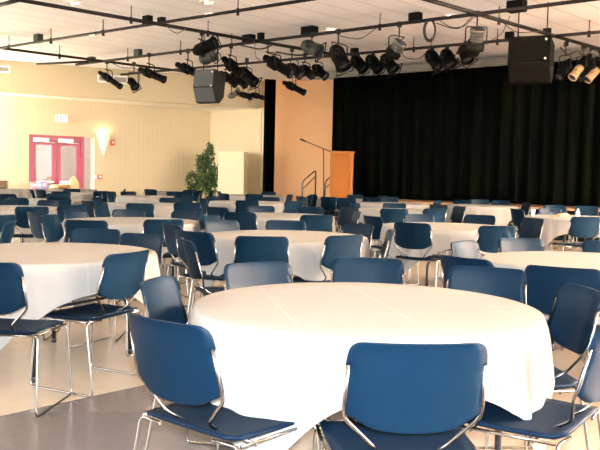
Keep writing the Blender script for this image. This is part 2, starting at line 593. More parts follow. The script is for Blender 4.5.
# bright side light right of the doors
mb = MB()
rc = WA + wd*((dR+REV)/2) + wn*0.16
mb.box(rc + Vector((0, 0, DOOR_TOP/2)), (REV-dR, 0.03, DOOR_TOP), wang)
mb2 = mb.build('window_1', M['glass']); struct(mb2)
# outside: paving and a brick building seen washed out through the glass
oc = WA + wd*((dL+dR)/2) + wn*7.0
mb = MB(); mb.box(oc + Vector((0, 0, 3.0)), (44, 0.3, 6.2), wang)
o = mb.build('brick_building', M['brick']); tag(o, 'washed out brick wall outside the red glass doors', 'building')
mb = MB(); mb.box(oc - wn*3.4 + Vector((0, 0, -0.06)), (20, 6.6, 0.08), wang)
struct(mb.build('ground_outside', M['ventdark']))

# ------------------------------------------------------------------ wall fittings
# exit sign
p = on_wall(61.5, 118.3, 0.06)
root = empty('exit_sign', p, wang); tag(root, 'white exit sign with red letters above the red double doors', 'sign')
mb = MB(); mb.box((0, 0, 0), (0.36, 0.08, 0.22), bevel=0.01); mb.build('sign_box', M['exitbox'], root)
def letter(ch):
    W, H, t = 0.052, 0.13, 0.017
    b = MB()
    def bar(x0, z0, x1, z1):
        dx, dz = x1-x0, z1-z0
        ln = math.hypot(dx, dz)
        rot = Matrix.Rotation(-math.atan2(dz, dx), 3, 'Y')
        b.box(((x0+x1)/2, 0, (z0+z1)/2), (ln+t*0.6, 0.012, t), rot=rot)
    if ch == 'E':
        bar(-W/2, -H/2, -W/2, H/2)
        for z in (-H/2, 0, H/2): bar(-W/2, z, W/2, z)
    if ch == 'X':
        bar(-W/2, -H/2, W/2, H/2); bar(-W/2, H/2, W/2, -H/2)
    if ch == 'I':
        bar(0, -H/2, 0, H/2)
    if ch == 'T':
        bar(0, -H/2, 0, H/2); bar(-W/2, H/2, W/2, H/2)
    return b
for i, ch in enumerate('EXIT'):
    o = letter(ch).build('letter', M['exitred'], root)
    o.location = (-0.115+i*0.077, -0.045, 0)
# sconce: half cone of glass on the wall
p = on_wall(103.5, 133.5, 0.0)
pb = on_wall(102.5, 155, 0.0)
Hs = p.z-pb.z
root = empty('wall_sconce', Vector((p.x, p.y, pb.z)), wang); tag(root, 'glowing cone shaped wall sconce right of the red doors', 'lamp')
mb = MB()
N = 9
rings = []
for i in range(7):
    t = i/6
    r = 0.012 + 0.235*t**0.85
    rings.append([Vector((r*math.cos(PI+PI*j/N), min(-0.002, r*0.8*math.sin(PI+PI*j/N)), Hs*t)) for j in range(N+1)])
rv = [[mb.bm.verts.new(q) for q in r] for r in rings]
for i in range(6):
    for j in range(N):
        mb.face([rv[i][j], rv[i][j+1], rv[i+1][j+1], rv[i+1][j]], True)
o = mb.build('glass_shade', M['sconce'], root)
md = o.modifiers.new('solid', 'SOLIDIFY'); md.thickness = 0.006
mb = MB()
for j in (2, 4.5, 7):
    a = PI+PI*j/N
    mb.tube([(0.016*math.cos(a), 0.016*math.sin(a)-0.004, 0), (0.252*math.cos(a), 0.252*0.8*math.sin(a)-0.006, Hs)], 0.007, 6)
mb.build('rib', M['ringwhite'], root)
mb = MB(); mb.lathe([(0.03, -0.09), (0.02, -0.03), (0.035, 0.02)], 10, Matrix.Translation((0, -0.035, 0))); mb.build('finial', M['steel'], root)
sl = bpy.data.lights.new('sconce_bulb', 'POINT'); sl.energy = 4; sl.color = (1, 0.72, 0.38); sl.shadow_soft_size = 0.05
sconce_root = root
so = bpy.data.objects.new('sconce_bulb', sl); COL.objects.link(so); so.parent = root; so.location = (0, -0.12, Hs+0.02)
def wall_item(name, px, py, w, h, d, m, label, cat, detail=None):
    p = on_wall(px, py, d/2)
    r_ = empty(name, p, wang); tag(r_, label, cat)
    b = MB(); b.box((0, 0, 0), (w, d, h), bevel=min(w, h)*0.12); b.build('housing', m, r_)
    if detail:
        b = MB(); b.lathe([(w*0.30, 0), (w*0.27, 0.02), (w*0.1, 0.03)], 14, Matrix.Translation((0, -d/2, h*0.05)) @ Matrix.Rotation(PI/2, 4, 'X')); b.build('lens', detail, r_)
    return r_
wall_item('fire_alarm', 112.7, 142.6, 0.14, 0.18, 0.06, M['firered'], 'red fire alarm strobe beside the glowing wall sconce', 'alarm', M['cup'])
wall_item('alarm_pull_station', 100, 177, 0.14, 0.15, 0.06, M['firered'], 'red alarm pull station low on the wall below the sconce', 'alarm', M['cup'])
wall_item('light_switch', 95.2, 177, 0.10, 0.13, 0.02, M['cup'], 'white switch plate left of the red pull station', 'switch')
# air vents on the fascia
def on_fascia(px, py, off=0.0):
    d = ray(px, py); o = Vector((0, 0, CAM_H))
    t = ((FA - o).dot(fn) - off)/d.dot(fn)
    return o + d*t
def vent(px0, py0, px1, py1, label):
    c = on_fascia((px0+px1)/2, (py0+py1)/2, 0.015)
    w = (on_fascia(px1, py1)-on_fascia(px0, py1)).length
    h = on_fascia(px0, py0).z-on_fascia(px0, py1).z
    r_ = empty('air_vent', c, math.atan2(fd.y, fd.x)); tag(r_, label, 'vent', 'wall vents')
    b = MB()
    for z in (-h/2, h/2): b.box((0, 0, z), (w, 0.04, 0.05))
    for x in (-w/2, 0, w/2): b.box((x, 0, 0), (0.05, 0.04, h))
    b.build('vent_frame', M['white'], r_)
    b = MB()
    for k in range(7):
        b.box((0, 0.005, -h/2+h*(k+0.7)/7.4), (w-0.05, 0.012, h/11), rot=Matrix.Rotation(0.6, 3, 'X'))
    b.build('louver', M['ventdark'], r_)
vent(-22, 65.5, 9.5, 71.5, 'white air vent on the upper wall at the left picture edge')
vent(98.5, 76, 127.5, 82.5, 'white air vent on the upper wall behind a hanging stage light')

# cream cabinet by the side wall
d = ray(231, 170)
p = at_d(232, 170, 26.15); p.z = 0
root = empty('storage_cabinet', (p.x, p.y, 0), -0.12)
tag(root, 'plain cream painted cabinet between the ficus tree and black strip', 'cabinet')
ztop = at_d(232, 151.5, 26.0).z
mb = MB(); mb.box((0, 0.16, ztop/2), (0.86, 0.62, ztop), bevel=0.006); mb.build('body', M['cream'], root)
mb = MB(); mb.box((0, -0.16, ztop/2+0.02), (0.82, 0.02, ztop-0.10), bevel=0.004); mb.build('door', M['cream'], root)

# ficus
p = at_d(205, 190, 26.2); p.z = 0
root = empty('ficus_tree', p); tag(root, 'leafy green potted ficus tree in the corner beside the cream cabinet', 'plant')
mb = MB(); mb.lathe([(0.14, 0), (0.19, 0.02), (0.24, 0.38), (0.26, 0.40), (0.22, 0.40), (0.2, 0.34)], 20); mb.build('pot', M['pot'], root)
mb = MB()
mb.tube([(0, 0, 0.33), (0.03, 0, 0.7), (-0.02, 0.02, 1.1), (0.06, 0, 1.5), (0.1, 0, 2.0)], 0.03, 7, radii=[0.04, 0.035, 0.03, 0.022, 0.01])
mb.tube([(0, 0, 0.8), (-0.2, 0.03, 1.05), (-0.42, 0, 1.25)], 0.015, 6)
mb.tube([(-0.02, 0, 1.1), (0.2, 0.03, 1.4), (0.33, 0, 1.55)], 0.015, 6)
mb.tube([(0.04, 0, 1.4), (-0.14, -0.03, 1.7), (-0.2, 0, 1.85)], 0.012, 6)
mb.build('trunk', M['trunk'], root)
mb = MB()
rnd = random.Random(3)
blobs = [(0.02, 0, 1.25, 0.36, 0.5), (-0.10, 0, 1.62, 0.28, 0.34), (0.10, 0, 1.85, 0.22, 0.34), (0.16, 0, 2.12, 0.15, 0.22), (-0.42, 0, 1.05, 0.24, 0.36), (0.30, 0, 1.25, 0.24, 0.42), (-0.38, 0, 0.75, 0.2, 0.3), (0.25, 0, 0.85, 0.22, 0.32), (0.0, 0, 0.9, 0.25, 0.3)]
for bx, by, bz, br, bh in blobs:
    for _ in range(int(1500*br*bh/0.18*0.34)):
        v = Vector((rnd.gauss(0, 1), rnd.gauss(0, 1), rnd.gauss(0, 1))).normalized()*rnd.uniform(0.45, 1.0)
        c = Vector((bx+v.x*br, by+v.y*br, bz+v.z*bh))
        ln, wd_ = rnd.uniform(0.05, 0.085), rnd.uniform(0.016, 0.026)
        dirv = Vector((rnd.uniform(-1, 1), rnd.uniform(-1, 1), rnd.uniform(-1.4, 0.1))).normalized()
        sd = dirv.cross(Vector((rnd.uniform(-1, 1), rnd.uniform(-1, 1), rnd.uniform(-1, 1)))).normalized()
        vs = [mb.bm.verts.new(q) for q in (c-dirv*ln, c+sd*wd_, c+dirv*ln, c-sd*wd_)]
        mb.face(vs)
mb.build('foliage', M['leaf'], root)

# ------------------------------------------------------------------ lectern, microphone stand, stage rails
p = at_d(341.8, 190, 21.75)
root = empty('lectern', (p.x, p.y, STAGE), -0.10)
tag(root, 'tall oak lectern standing on the stage before the black curtain', 'lectern')
ltop = at_d(341, 151, 21.75).z-STAGE
mb = MB()
mb.box((0, 0, 0.05), (0.58, 0.44, 0.10))
mb.build('base', M['oak'], root)
mb = MB(); mb.box((-0.04, -0.01, ltop/2+0.03), (0.50, 0.42, ltop-0.14)); mb.build('front_panel', M['oak'], root)
mb = MB(); mb.box((0.255, 0, ltop/2+0.03), (0.075, 0.44, ltop-0.14)); mb.build('side_panel', M['oaklight'], root)
mb = MB(); mb.box((-0.305, 0, ltop/2+0.03), (0.022, 0.44, ltop-0.14)); mb.build('side_panel', M['oaklight'], root)
mb = MB(); mb.box((0, 0, ltop-0.03), (0.65, 0.50, 0.05), rot=Matrix.Rotation(0.06, 3, 'X'), bevel=0.008); mb.build('top', M['oaklight'], root)

def D_of(px, D): return at_d(px, 190, D)
# microphone stand with boom
b0 = D_of(323.8, 22.1); b0.z = STAGE if b0.x > 1.2 else 0.0
root = empty('microphone_stand', (b0.x, b0.y, 0.0)); tag(root, 'black boom microphone stand left of the oak lectern', 'microphone stand')
ptop = at_d(323.6, 149, 22.1); ptip = at_d(305, 141, 22.0); ptail = at_d(330, 151.5, 22.1)
o3 = Vector((b0.x, b0.y, 0))
mb = MB(); mb.lathe([(0.17, 0), (0.17, 0.02), (0.05, 0.05), (0.02, 0.10)], 18); mb.build('base', M['blackmetal'], root)
mb = MB(); mb.tube([(0, 0, 0.05), (0, 0, 0.9)], 0.016, 8); mb.tube([(0, 0, 0.9), ptop-o3], 0.012, 8); mb.build('pole', M['blackmetal'], root)
mb = MB(); mb.tube([ptail-o3, ptip-o3], 0.010, 8); mb.build('boom', M['blackmetal'], root)
tipd = (ptip-ptail).normalized()
mb = MB(); mb.tube([ptip-o3-tipd*0.05, ptip-o3, ptip-o3+tipd*0.10, ptip-o3+tipd*0.15], 0.02, 10, radii=[0.014, 0.018, 0.026, 0.018]); mb.build('microphone', M['blackmetal'], root)

# steps up to the stage with two handrails
def handrail(name, px0, px1, ytop0, ytop1, ymid0, ymid1, D0, D1, z0, label):
    q0 = at_d(px0, ytop0, D0); q1 = at_d(px1, ytop1, D1)
    m0 = at_d(px0, ymid0, D0); m1 = at_d(px1, ymid1, D1)
    r_ = empty(name, (q0.x, q0.y, 0)); tag(r_, label, 'handrail', 'stage handrails')
    o_ = Vector((q0.x, q0.y, 0))
    b = MB()
    b.tube(fillet([Vector((q0.x, q0.y, 0))-o_, q0-o_, q1-o_, Vector((q1.x, q1.y, z0))-o_], 0.10), 0.022, 8)
    b.build('rail', M['rail'], r_)
    b = MB(); b.tube([m0-o_, m1-o_], 0.016, 8); b.build('mid_rail', M['rail'], r_)
handrail('handrail', 302.5, 315.8, 181.5, 170.0, 189, 176, 21.9, 22.4, 0.35, 'dark metal handrail on the stage steps, left of the microphone stand')
handrail('handrail', 325.2, 334, 181.5, 173.5, 188, 181, 22.9, 23.3, 0.35, 'dark metal handrail partly hidden between microphone stand and lectern')
s0 = D_of(309, 22.2); s1 = D_of(330, 23.0)
root = empty('stage_steps', ((s0.x+s1.x)/2, (s0.y+s1.y)/2, 0), sang+PI/2-0.55); tag(root, 'low dark steps between the handrails at the stage end', 'steps')
for k in range(2):
    mb = MB(); mb.box((0.18*k, 0, 0.0875+0.175*k), (0.7-0.36*k, 0.75, 0.175)); mb.build('step', M['darkspeaker'], root)

# ------------------------------------------------------------------ chairs
def rounded_slab(poly_rows, thick):
    """poly_rows: list of rows, each row a list of points; front surface grid, thickened along given normal function"""
    pass
def make_chair():
    root = empty('stacking_chair')
    # seat: thin padded shell with waterfall front
    W, N_, K = 0.246, 12, 10
    mb = MB()
    top, bot = [], []
    for i in range(K+1):
        v = i/K                       # back -> front
        y = -0.205 + 0.445*v
        rowt, rowb = [], []
        for j in range(N_+1):
            u = -1 + 2*j/N_
            hw = W*(0.93+0.07*min(1, v*1.6))
            e = max(0, abs(v-0.5)*2-0.82)/0.18
            hw *= (1-0.12*e*e)
            x = hw*u
            z = 0.452 - 0.014*(1-u*u)*math.sin(PI*min(1, v*1.15)) - (0.018*((v-0.8)/0.2)**2 if v > 0.8 else 0) + (0.012*((0.2-v)/0.2)**2 if v < 0.2 else 0)
            ed = max(abs(u), abs(2*v-1))
            th = 0.024*(1-0.55*max(0, (ed-0.8)/0.2)**2)
            rowt.append(mb.bm.verts.new((x, y, z)))
            rowb.append(mb.bm.verts.new((x*0.985, y, z-th)))
        top.append(rowt); bot.append(rowb)
    for i in range(K):
        for j in range(N_):
            mb.face([top[i][j], top[i][j+1], top[i+1][j+1], top[i+1][j]], True)
            mb.face([bot[i][j], bot[i+1][j], bot[i+1][j+1], bot[i][j+1]], True)
    for i in range(K):
        for j in (0, N_):
            mb.face([top[i][j], top[i+1][j], bot[i+1][j], bot[i][j]], True)
    for j in range(N_):
        for i in (0, K):
            mb.face([top[i][j], top[i][j+1], bot[i][j+1], bot[i][j]], True)
    mb.build('seat', M['seatblue'], root)
    # back shell: outline by height, bowed in plan, leaning
    prof = [(0.560, 0.118), (0.5625, 0.128), (0.566, 0.140), (0.580, 0.166), (0.594, 0.192), (0.604, 0.2095), (0.611, 0.2160), (0.622, 0.2185), (0.660, 0.2172), (0.700, 0.2135), (0.740, 0.2095), (0.762, 0.2075), (0.764, 0.2155), (0.780, 0.214), (0.800, 0.2115), (0.815, 0.208), (0.826, 0.202), (0.834, 0.193), (0.839, 0.182), (0.841, 0.170)]
    def back_y(z, x):
        lean = -0.218 - (z-0.565)*0.235
        return lean - 0.042*(1-(x/0.22)**2) + (0.018*((z-0.80)/0.04)**2*-0.4 if z > 0.80 else 0)
    mb = MB()
    F, B = [], []
    for z, hw in prof:
        rf, rb = [], []
        for j in range(N_+1):
            u = -1+2*j/N_
            x = hw*u
            # bottom edge sags in the middle
            zz = z - 0.008*(1-u*u)*max(0, (0.62-z)/0.06)
            th = 0.014
            edge = max(abs(u)-0.9, 0)/0.1
            y = back_y(z, x)
            rf.append(mb.bm.verts.new((x, y+th*0.5*(1-0.5*edge), zz)))
            rb.append(mb.bm.verts.new((x, y-th*0.5*(1-0.5*edge), zz)))
        F.append(rf); B.append(rb)
    n = len(prof)
    for i in range(n-1):
        for j in range(N_):
            mb.face([F[i][j], F[i+1][j], F[i+1][j+1], F[i][j+1]], True)
            mb.face([B[i][j], B[i][j+1], B[i+1][j+1], B[i+1][j]], True)
        for j in (0, N_):
            mb.face([F[i][j], F[i+1][j], B[i+1][j], B[i][j]], False)
    for j in range(N_):
        for i in (0, n-1):
            mb.face([F[i][j], F[i][j+1], B[i][j+1], B[i][j]], False)
    mb.build('backrest', M['blue'], root)
    # sled frames: one bent rod per side
    for s in (-1, 1):
        mb = MB()
        x1, x2 = 0.256*s, 0.276*s
        path = [(0.135*s, -0.196, 0.432), (x1, -0.185, 0.432), (x2, -0.255, 0.007), (x2, 0.235, 0.007), (x1, 0.205, 0.426), (0.10*s, 0.212, 0.420)]
        mb.tube(fillet(path, 0.035, 4), 0.0062, 7)
        mb.tube([(x1*0.985, -0.18, 0.434), (x1*0.985, 0.20, 0.428)], 0.0062, 7)
        mb.build('sled_leg', M['chrome'], root)
        mb = MB()
        path = [(0.085*s, -0.10, 0.425), (0.106*s, -0.190, 0.480), (0.212*s, -0.222, 0.588), (0.2145*s, -0.240, 0.632), (0.2065*s, -0.2705, 0.766)]
        mb.tube(fillet(path, 0.03, 4), 0.0062, 7)
        mb.build('back_post', M['chrome'], root)
    for y, z in ((-0.10, 0.424), (0.13, 0.418)):
        mb = MB(); mb.tube([(-0.25, y, z), (0.25, y, z)], 0.0055, 7); mb.build('crossbar', M['chrome'], root)
    return root

# ------------------------------------------------------------------ tables
TZ, TR = 0.742, 0.755
def make_table():
    root = empty('round_table')
    mb = MB(); mb.lathe([(0.0, TZ-0.03), (TR-0.01, TZ-0.03), (TR, TZ-0.022), (TR, TZ-0.006), (TR-0.006, TZ), (0.0, TZ)], 56); mb.build('tabletop', M['wood_top'], root)
    mb = MB(); mb.box((0.34, 0, TZ-0.045), (0.04, 0.9, 0.03)); mb.box((-0.34, 0, TZ-0.045), (0.04, 0.9, 0.03)); mb.box((0, 0.0, TZ-0.045), (0.66, 0.04, 0.03)); mb.build('apron_frame', M['blackmetal'], root)
    for sx in (-1, 1):
        for sy in (-1, 1):
            mb = MB()
            mb.tube(fillet([(0.34*sx, 0.36*sy, TZ-0.035), (0.34*sx, 0.36*sy, 0.47), (0.37*sx, 0.46*sy, 0.36), (0.37*sx, 0.47*sy, 0.012)], 0.06), 0.0145, 10)
            lg = mb.build('leg', M['blackmetal'], root)
            mb = MB(); mb.lathe([(0.019, 0.0), (0.019, 0.03), (0.015, 0.035)], 10, Matrix.Translation((0.37*sx, 0.47*sy, 0))); mb.build('foot_cap', M['blackmetal'], lg)
        mb = MB(); mb.tube([(0.345*sx, -0.40, 0.44), (0.345*sx, 0.40, 0.44)], 0.010, 8); mb.build('cross_brace', M['blackmetal'], root)
    return root
def cloth_mesh(seed, half, corners_only=None):
    """square cloth (half side `half`) over a round top; corners lie at 45 degrees in local axes"""
    rnd = random.Random(seed)
    n, k = 240, 15
    T = 0.757
    Rr = TR+0.006
    ph = [rnd.uniform(0, 2*PI) for _ in range(5)]
    mb = MB()
    c = mb.bm.verts.new((0, 0, T))
    rings = []
    for rr in (0.2, 0.4, 0.6, Rr-0.012, Rr-0.003):
        z = T if rr < Rr-0.005 else T-0.003
        rings.append([mb.bm.verts.new((rr*math.cos(2*PI*j/n), rr*math.sin(2*PI*j/n), z)) for j in range(n)])
    for q in range(1, k+1):
        t = q/k
        row = []
        for j in range(n):
            a = 2*PI*j/n
            ml = half/max(abs(math.cos(a)), abs(math.sin(a)))
            # round the corner a little
            drop = max(0.08, ml - Rr)
            u = drop*t
            # angle to nearest corner, -1..1
            f = math.sin(11*a+ph[0]+0.9*math.sin(3*a+ph[1])) + 0.6*math.sin(19*a+ph[2]+0.7*math.sin(5*a+ph[3])) + 0.3*math.sin(31*a+ph[4])
            cornerness = max(0, math.sin(2*a)**2)**2
            amp = (0.010+0.115*u)*(0.55+0.45*cornerness)
            flare = 0.010*min(1, u/0.05) + 0.05*u + 0.06*u*cornerness
            r = Rr + flare + amp*0.42*f*min(1, u/0.10) + max(0, -0.2)
            r = max(r, Rr-0.001+0.01*min(1, u/0.03))
            # cloth gathers: sideways swing of the folds
            da = 0.06*u*math.cos(11*a+ph[0]+0.9*math.sin(3*a+ph[1]))
            z = T - 0.004 - u*(0.985-0.03*abs(f)*0.3)
            row.append(mb.bm.verts.new((r*math.cos(a+da), r*math.sin(a+da), max(0.02, z))))
        rings.append(row)
    for j in range(n):
        mb.face([c, rings[0][j], rings[0][(j+1) % n]], True)
    for i in range(len(rings)-1):
        for j in range(n):
            mb.face([rings[i][j], rings[i][(j+1) % n], rings[i+1][(j+1) % n], rings[i+1][j]], True)
    return mb

# key: (X, Y, cloth corner angle deg, seed, where the table stands)
TABLES = {
 'A': (0.30, 3.53, -34, 1, 'the big foreground table'),
 'B': (-1.76, 5.52, -92, 2, 'the near left table'),
 'C': (-0.13, 7.44, -60, 3, 'the table directly behind the foreground one'),
 'D': (2.07, 5.65, -20, 4, 'the near right table'),
 'E': (1.74, 9.43, -135, 5, 'the middle table right of centre'),
 'F': (-1.93, 9.20, -70, 6, 'the middle left table'),
 'G': (-0.29, 11.07, -100, 7, 'the third table back in the centre'),
 'H': (4.27, 12.40, -60, 8, 'the right table with the white bottle'),
 'I': (1.66, 13.65, -110, 9, 'the fourth row table right of centre'),
 'J': (-2.70, 14.05, -80, 10, 'the fourth row table left of centre'),
 'K': (-4.26, 11.70, -45, 11, 'the third row table at the left edge'),
 'L': (-4.72, 14.85, -50, 12, 'the fourth row table at the far left'),
 'N': (-1.05, 16.0, -90, 13, 'the fifth row table below the cream cabinet'),
 'O': (3.80, 16.9, -75, 14, 'the far right table before the stage'),
 'P': (1.95, 16.9, -95, 15, 'the far table right of the lectern'),
 'Q': (1.16, 19.3, -85, 16, 'the far table before the lectern'),
 'S': (-1.20, 20.9, -65, 17, 'the far table near the black drape'),
 'T': (-3.40, 18.2, -75, 18, 'the far table left of the ficus'),
 'U': (-3.66, 22.6, -80, 19, 'the farthest table beside the ficus'),
 'V': (-5.55, 19.6, -60, 20, 'the far table before the red doors'),
}
proto_table = None
for key, (x, y, ca_, sd, where) in TABLES.items():
    t = make_table() if proto_table is None else copy_tree(proto_table)
    proto_table = proto_table or t
    t.location = (x, y, 0); t.rotation_euler.z = R(ca_+45+20)
    w = where[4:] if where.startswith('the ') else where
    tag(t, 'round folding table under a white cloth: ' + w, 'table', 'round tables in the hall')
    half = 0.955 if key != 'A' else 0.94
    c = cloth_mesh(sd, half).build('tablecloth', M['cloth'], None, (x, y, 0), R(ca_-45))
    tag(c, 'white cloth draped over ' + where, 'tablecloth', 'white tablecloths')

# pixel of the top of the back, facing (deg, None = towards its table), table, place at the table, tone
CH = [
 # foreground table
 (419, 343.0, 4, 'A', 'near side', 'bright blue'),
 (167, 319.0, -40, 'A', 'near left', 'bright blue'),
 (169, 280.5, -102, 'A', 'left end', 'blue'),
 (258, 263.4, None, 'A', 'far left', 'blue'),
 (368, 259.0, None, 'A', 'far side', 'blue'),
 (487, 268.5, 160, 'A', 'far right', 'blue'),
 (567, 285.0, 96, 'A', 'right end', 'blue'),
 (612, 321.0, 55, 'A', 'near right', 'bright blue'),
 # near left table
 (128, 251.5, 64, 'B', 'near right', 'blue'),
 (-17, 261.0, -6, 'B', 'near left', 'blue'),
 (95, 228.9, 182, 'B', 'far side, rear one', 'navy'),
 (117, 233.5, None, 'B', 'far side, front one', 'grey blue'),
 # near right table
 (466, 257.5, -52, 'D', 'near left', 'dark blue'),
 (479, 243.2, -130, 'D', 'left end', 'grey blue'),
 (521, 239.0, None, 'D', 'far left', 'slate blue'),
 (604, 242.0, None, 'D', 'far side', 'slate blue'),
 (561, 267.0, -27, 'D', 'near side', 'dark blue'),
 # second centre table
 (262, 236.0, 5, 'C', 'near side', 'navy'),
 (199, 231.5, -34, 'C', 'near left', 'navy'),
 (189, 239.0, -72, 'F', 'aisle side facing right', 'navy'),
 (172, 224.0, -55, 'C', 'left end', 'navy'),
 (345, 235.0, 40, 'C', 'near right', 'navy'),
 (389, 230.5, 88, 'C', 'right end', 'navy'),
 (358, 224.2, 132, 'C', 'far right', 'grey blue'),
 (286, 220.5, None, 'C', 'far side', 'navy'),
 (231, 221.0, None, 'C', 'far left', 'slate blue'),
 # middle right table
 (412, 222.7, -30, 'E', 'near left', 'navy'),
 (373, 216.0, -62, 'E', 'left end', 'navy'),
 (419, 214.3, None, 'E', 'far left', 'slate blue'),
 (480, 215.3, None, 'E', 'far right', 'slate blue'),
 (498, 226.0, 10, 'E', 'near right', 'navy'),
 (533, 218.5, 112, 'E', 'right end', 'grey blue'),
 # middle left table
 (164, 219.0, 25, 'F', 'near right', 'navy'),
 (86, 219.7, 2, 'F', 'near left', 'navy'),
 (53, 215.0, -100, 'F', 'left end', 'grey blue'),
 (36, 212.0, -45, 'F', 'left end, second', 'black blue'),
 (68, 209.8, None, 'F', 'far left', 'slate blue'),
 (121, 210.5, None, 'F', 'far side', 'slate blue'),
 (176, 211.0, None, 'F', 'far right', 'slate blue'),
 # third table centre
 (240, 212.0, -10, 'G', 'near left', 'navy'),
 (317, 214.8, 16, 'G', 'near right', 'navy'),
 (261, 206.0, None, 'G', 'far left', 'slate blue'),
 (311, 207.0, None, 'G', 'far right', 'navy'),
 (344, 207.6, 128, 'G', 'right end, far one', 'light grey blue'),
 (357, 211.7, 96, 'G', 'right end, near one', 'navy'),
 (217, 206.8, -35, 'G', 'left end, far one', 'black blue'),
 (212, 215.3, -110, 'G', 'left end, near one', 'light grey blue'),
 (201, 208.8, -100, 'G', 'second at left', 'light grey blue'),
 # right table with the bottle
 (586, 217.2, 6, 'H', 'near side', 'navy'),
 (517, 209.2, -75, 'H', 'left end', 'black blue'),
 (544, 208.7, None, 'H', 'far left', 'navy'),
 (587, 206.5, None, 'H', 'far side', 'navy'),
 (570, 206.0, 172, 'H', 'far side, half hidden', 'slate blue'),
 # fourth row right
 (394, 208.8, -6, 'I', 'near left', 'navy'),
 (435, 208.6, 22, 'I', 'near right', 'navy'),
 (396, 204.2, None, 'I', 'far side', 'slate blue'),
 (439, 205.0, None, 'I', 'far right', 'slate blue'),
 (371, 203.8, -120, 'I', 'far left', 'navy'),
 (459, 206.5, 108, 'I', 'right end', 'light grey blue'),
 # fourth row left
 (140, 203.0, 4, 'J', 'near side', 'black blue'),
 (89, 200.3, -40, 'J', 'left end', 'black blue'),
 (101, 202.2, -106, 'J', 'left end, nearer', 'light grey blue'),
 (187, 202.3, 14, 'J', 'near right', 'black blue'),
 (118, 197.9, None, 'J', 'far left', 'slate blue'),
 (168, 197.7, None, 'J', 'far right', 'slate blue'),
 # third row, left edge
 (32, 206.0, 24, 'K', 'near right', 'navy'),
 (9, 221.0, 96, 'K', 'aisle, turned sideways near', 'navy'),
 (0, 214.5, 60, 'K', 'near left', 'navy'),
 (72, 204.5, 40, 'K', 'right end', 'navy'),
 (4, 199.5, None, 'K', 'far left', 'slate blue'),
 (47, 199.8, None, 'K', 'far right', 'slate blue'),
 # fourth row far left
 (18, 197.0, -20, 'L', 'near left', 'black blue'),
 (57, 196.5, 12, 'L', 'near right', 'black blue'),
 (12, 193.6, None, 'L', 'far left', 'navy'),
 (57, 193.2, None, 'L', 'far side', 'slate blue'),
 (86, 195.8, 105, 'L', 'right end', 'light grey blue'),
 # fifth row below the cabinet
 (247, 200.2, 0, 'N', 'near side', 'black blue'),
 (294, 201.0, 38, 'N', 'near right', 'black blue'),
 (203, 198.5, -102, 'N', 'left end', 'light grey blue'),
 (269, 197.0, None, 'N', 'far right', 'slate blue'),
 (230, 196.8, None, 'N', 'far left', 'slate blue'),
 (290, 194.5, 110, 'N', 'right end', 'light grey blue'),
 (303, 197.0, 125, 'N', 'right end, farther', 'grey blue'),
 # far right table before the stage
 (463, 200.0, -12, 'O', 'near left', 'navy'),
 (501, 200.6, None, 'O', 'far right', 'slate blue'),
 (524, 203.0, 98, 'O', 'right end', 'grey blue'),
 (466, 199.4, None, 'O', 'far left', 'navy'),
 # far table right of the lectern
 (422, 200.4, 60, 'P', 'right end', 'grey blue'),
 (374, 197.6, -50, 'P', 'left end', 'navy'),
 (390, 196.8, None, 'P', 'far side', 'navy'),
 # far table in front of lectern
 (329, 197.0, -25, 'Q', 'near left', 'navy'),
 (339, 197.5, -4, 'Q', 'near side', 'navy'),
 (371, 197.2, 24, 'Q', 'near right', 'navy'),
 (322, 194.8, None, 'Q', 'far left', 'slate blue'),
 (355, 194.8, None, 'Q', 'far side', 'slate blue'),
 (380, 195.6, 118, 'Q', 'right end', 'light grey blue'),
 (309, 196.4, -60, 'Q', 'left end', 'navy'),
 # far table by the black strip
 (254, 194.0, 0, 'S', 'near side', 'navy'),
 (262, 191.8, None, 'S', 'far side', 'slate blue'),
 (229, 191.4, None, 'S', 'far left', 'slate blue'),
 (224, 193.2, -50, 'S', 'left end', 'navy'),
 (299, 195.0, 70, 'S', 'right end', 'navy'),
 # far table left of the ficus
 (146, 192.2, None, 'T', 'far side', 'navy'),
 (184, 195.0, 30, 'T', 'near right', 'navy'),
 (200, 193.2, 100, 'T', 'right end', 'light grey blue'),
 (136, 191.8, None, 'T', 'far left', 'navy'),
 (110, 193.4, -95, 'T', 'left end', 'grey blue'),
 # farthest table
 (175, 191.2, 5, 'U', 'near side', 'navy'),
 (182, 189.3, None, 'U', 'far side', 'slate blue'),
 (198, 190.4, 60, 'U', 'right end', 'navy'),
 (211, 190.0, 80, 'U', 'right end, farther out', 'navy'),
 (152, 188.9, None, 'U', 'far left', 'navy'),
 # table before the red doors
 (101, 190.6, 50, 'V', 'right end', 'navy'),
 (32, 189.4, -80, 'V', 'left end', 'navy'),
 (48, 189.2, None, 'V', 'far left', 'navy'),
 (61, 191.0, 10, 'V', 'near side', 'navy'),
 (72, 188.4, None, 'V', 'far side', 'navy'),
 (124, 188.8, 100, 'V', 'aisle beyond the right end', 'pale blue'),
]
proto = make_chair()
used = []
BACK_OFF = 0.285
nch = 0
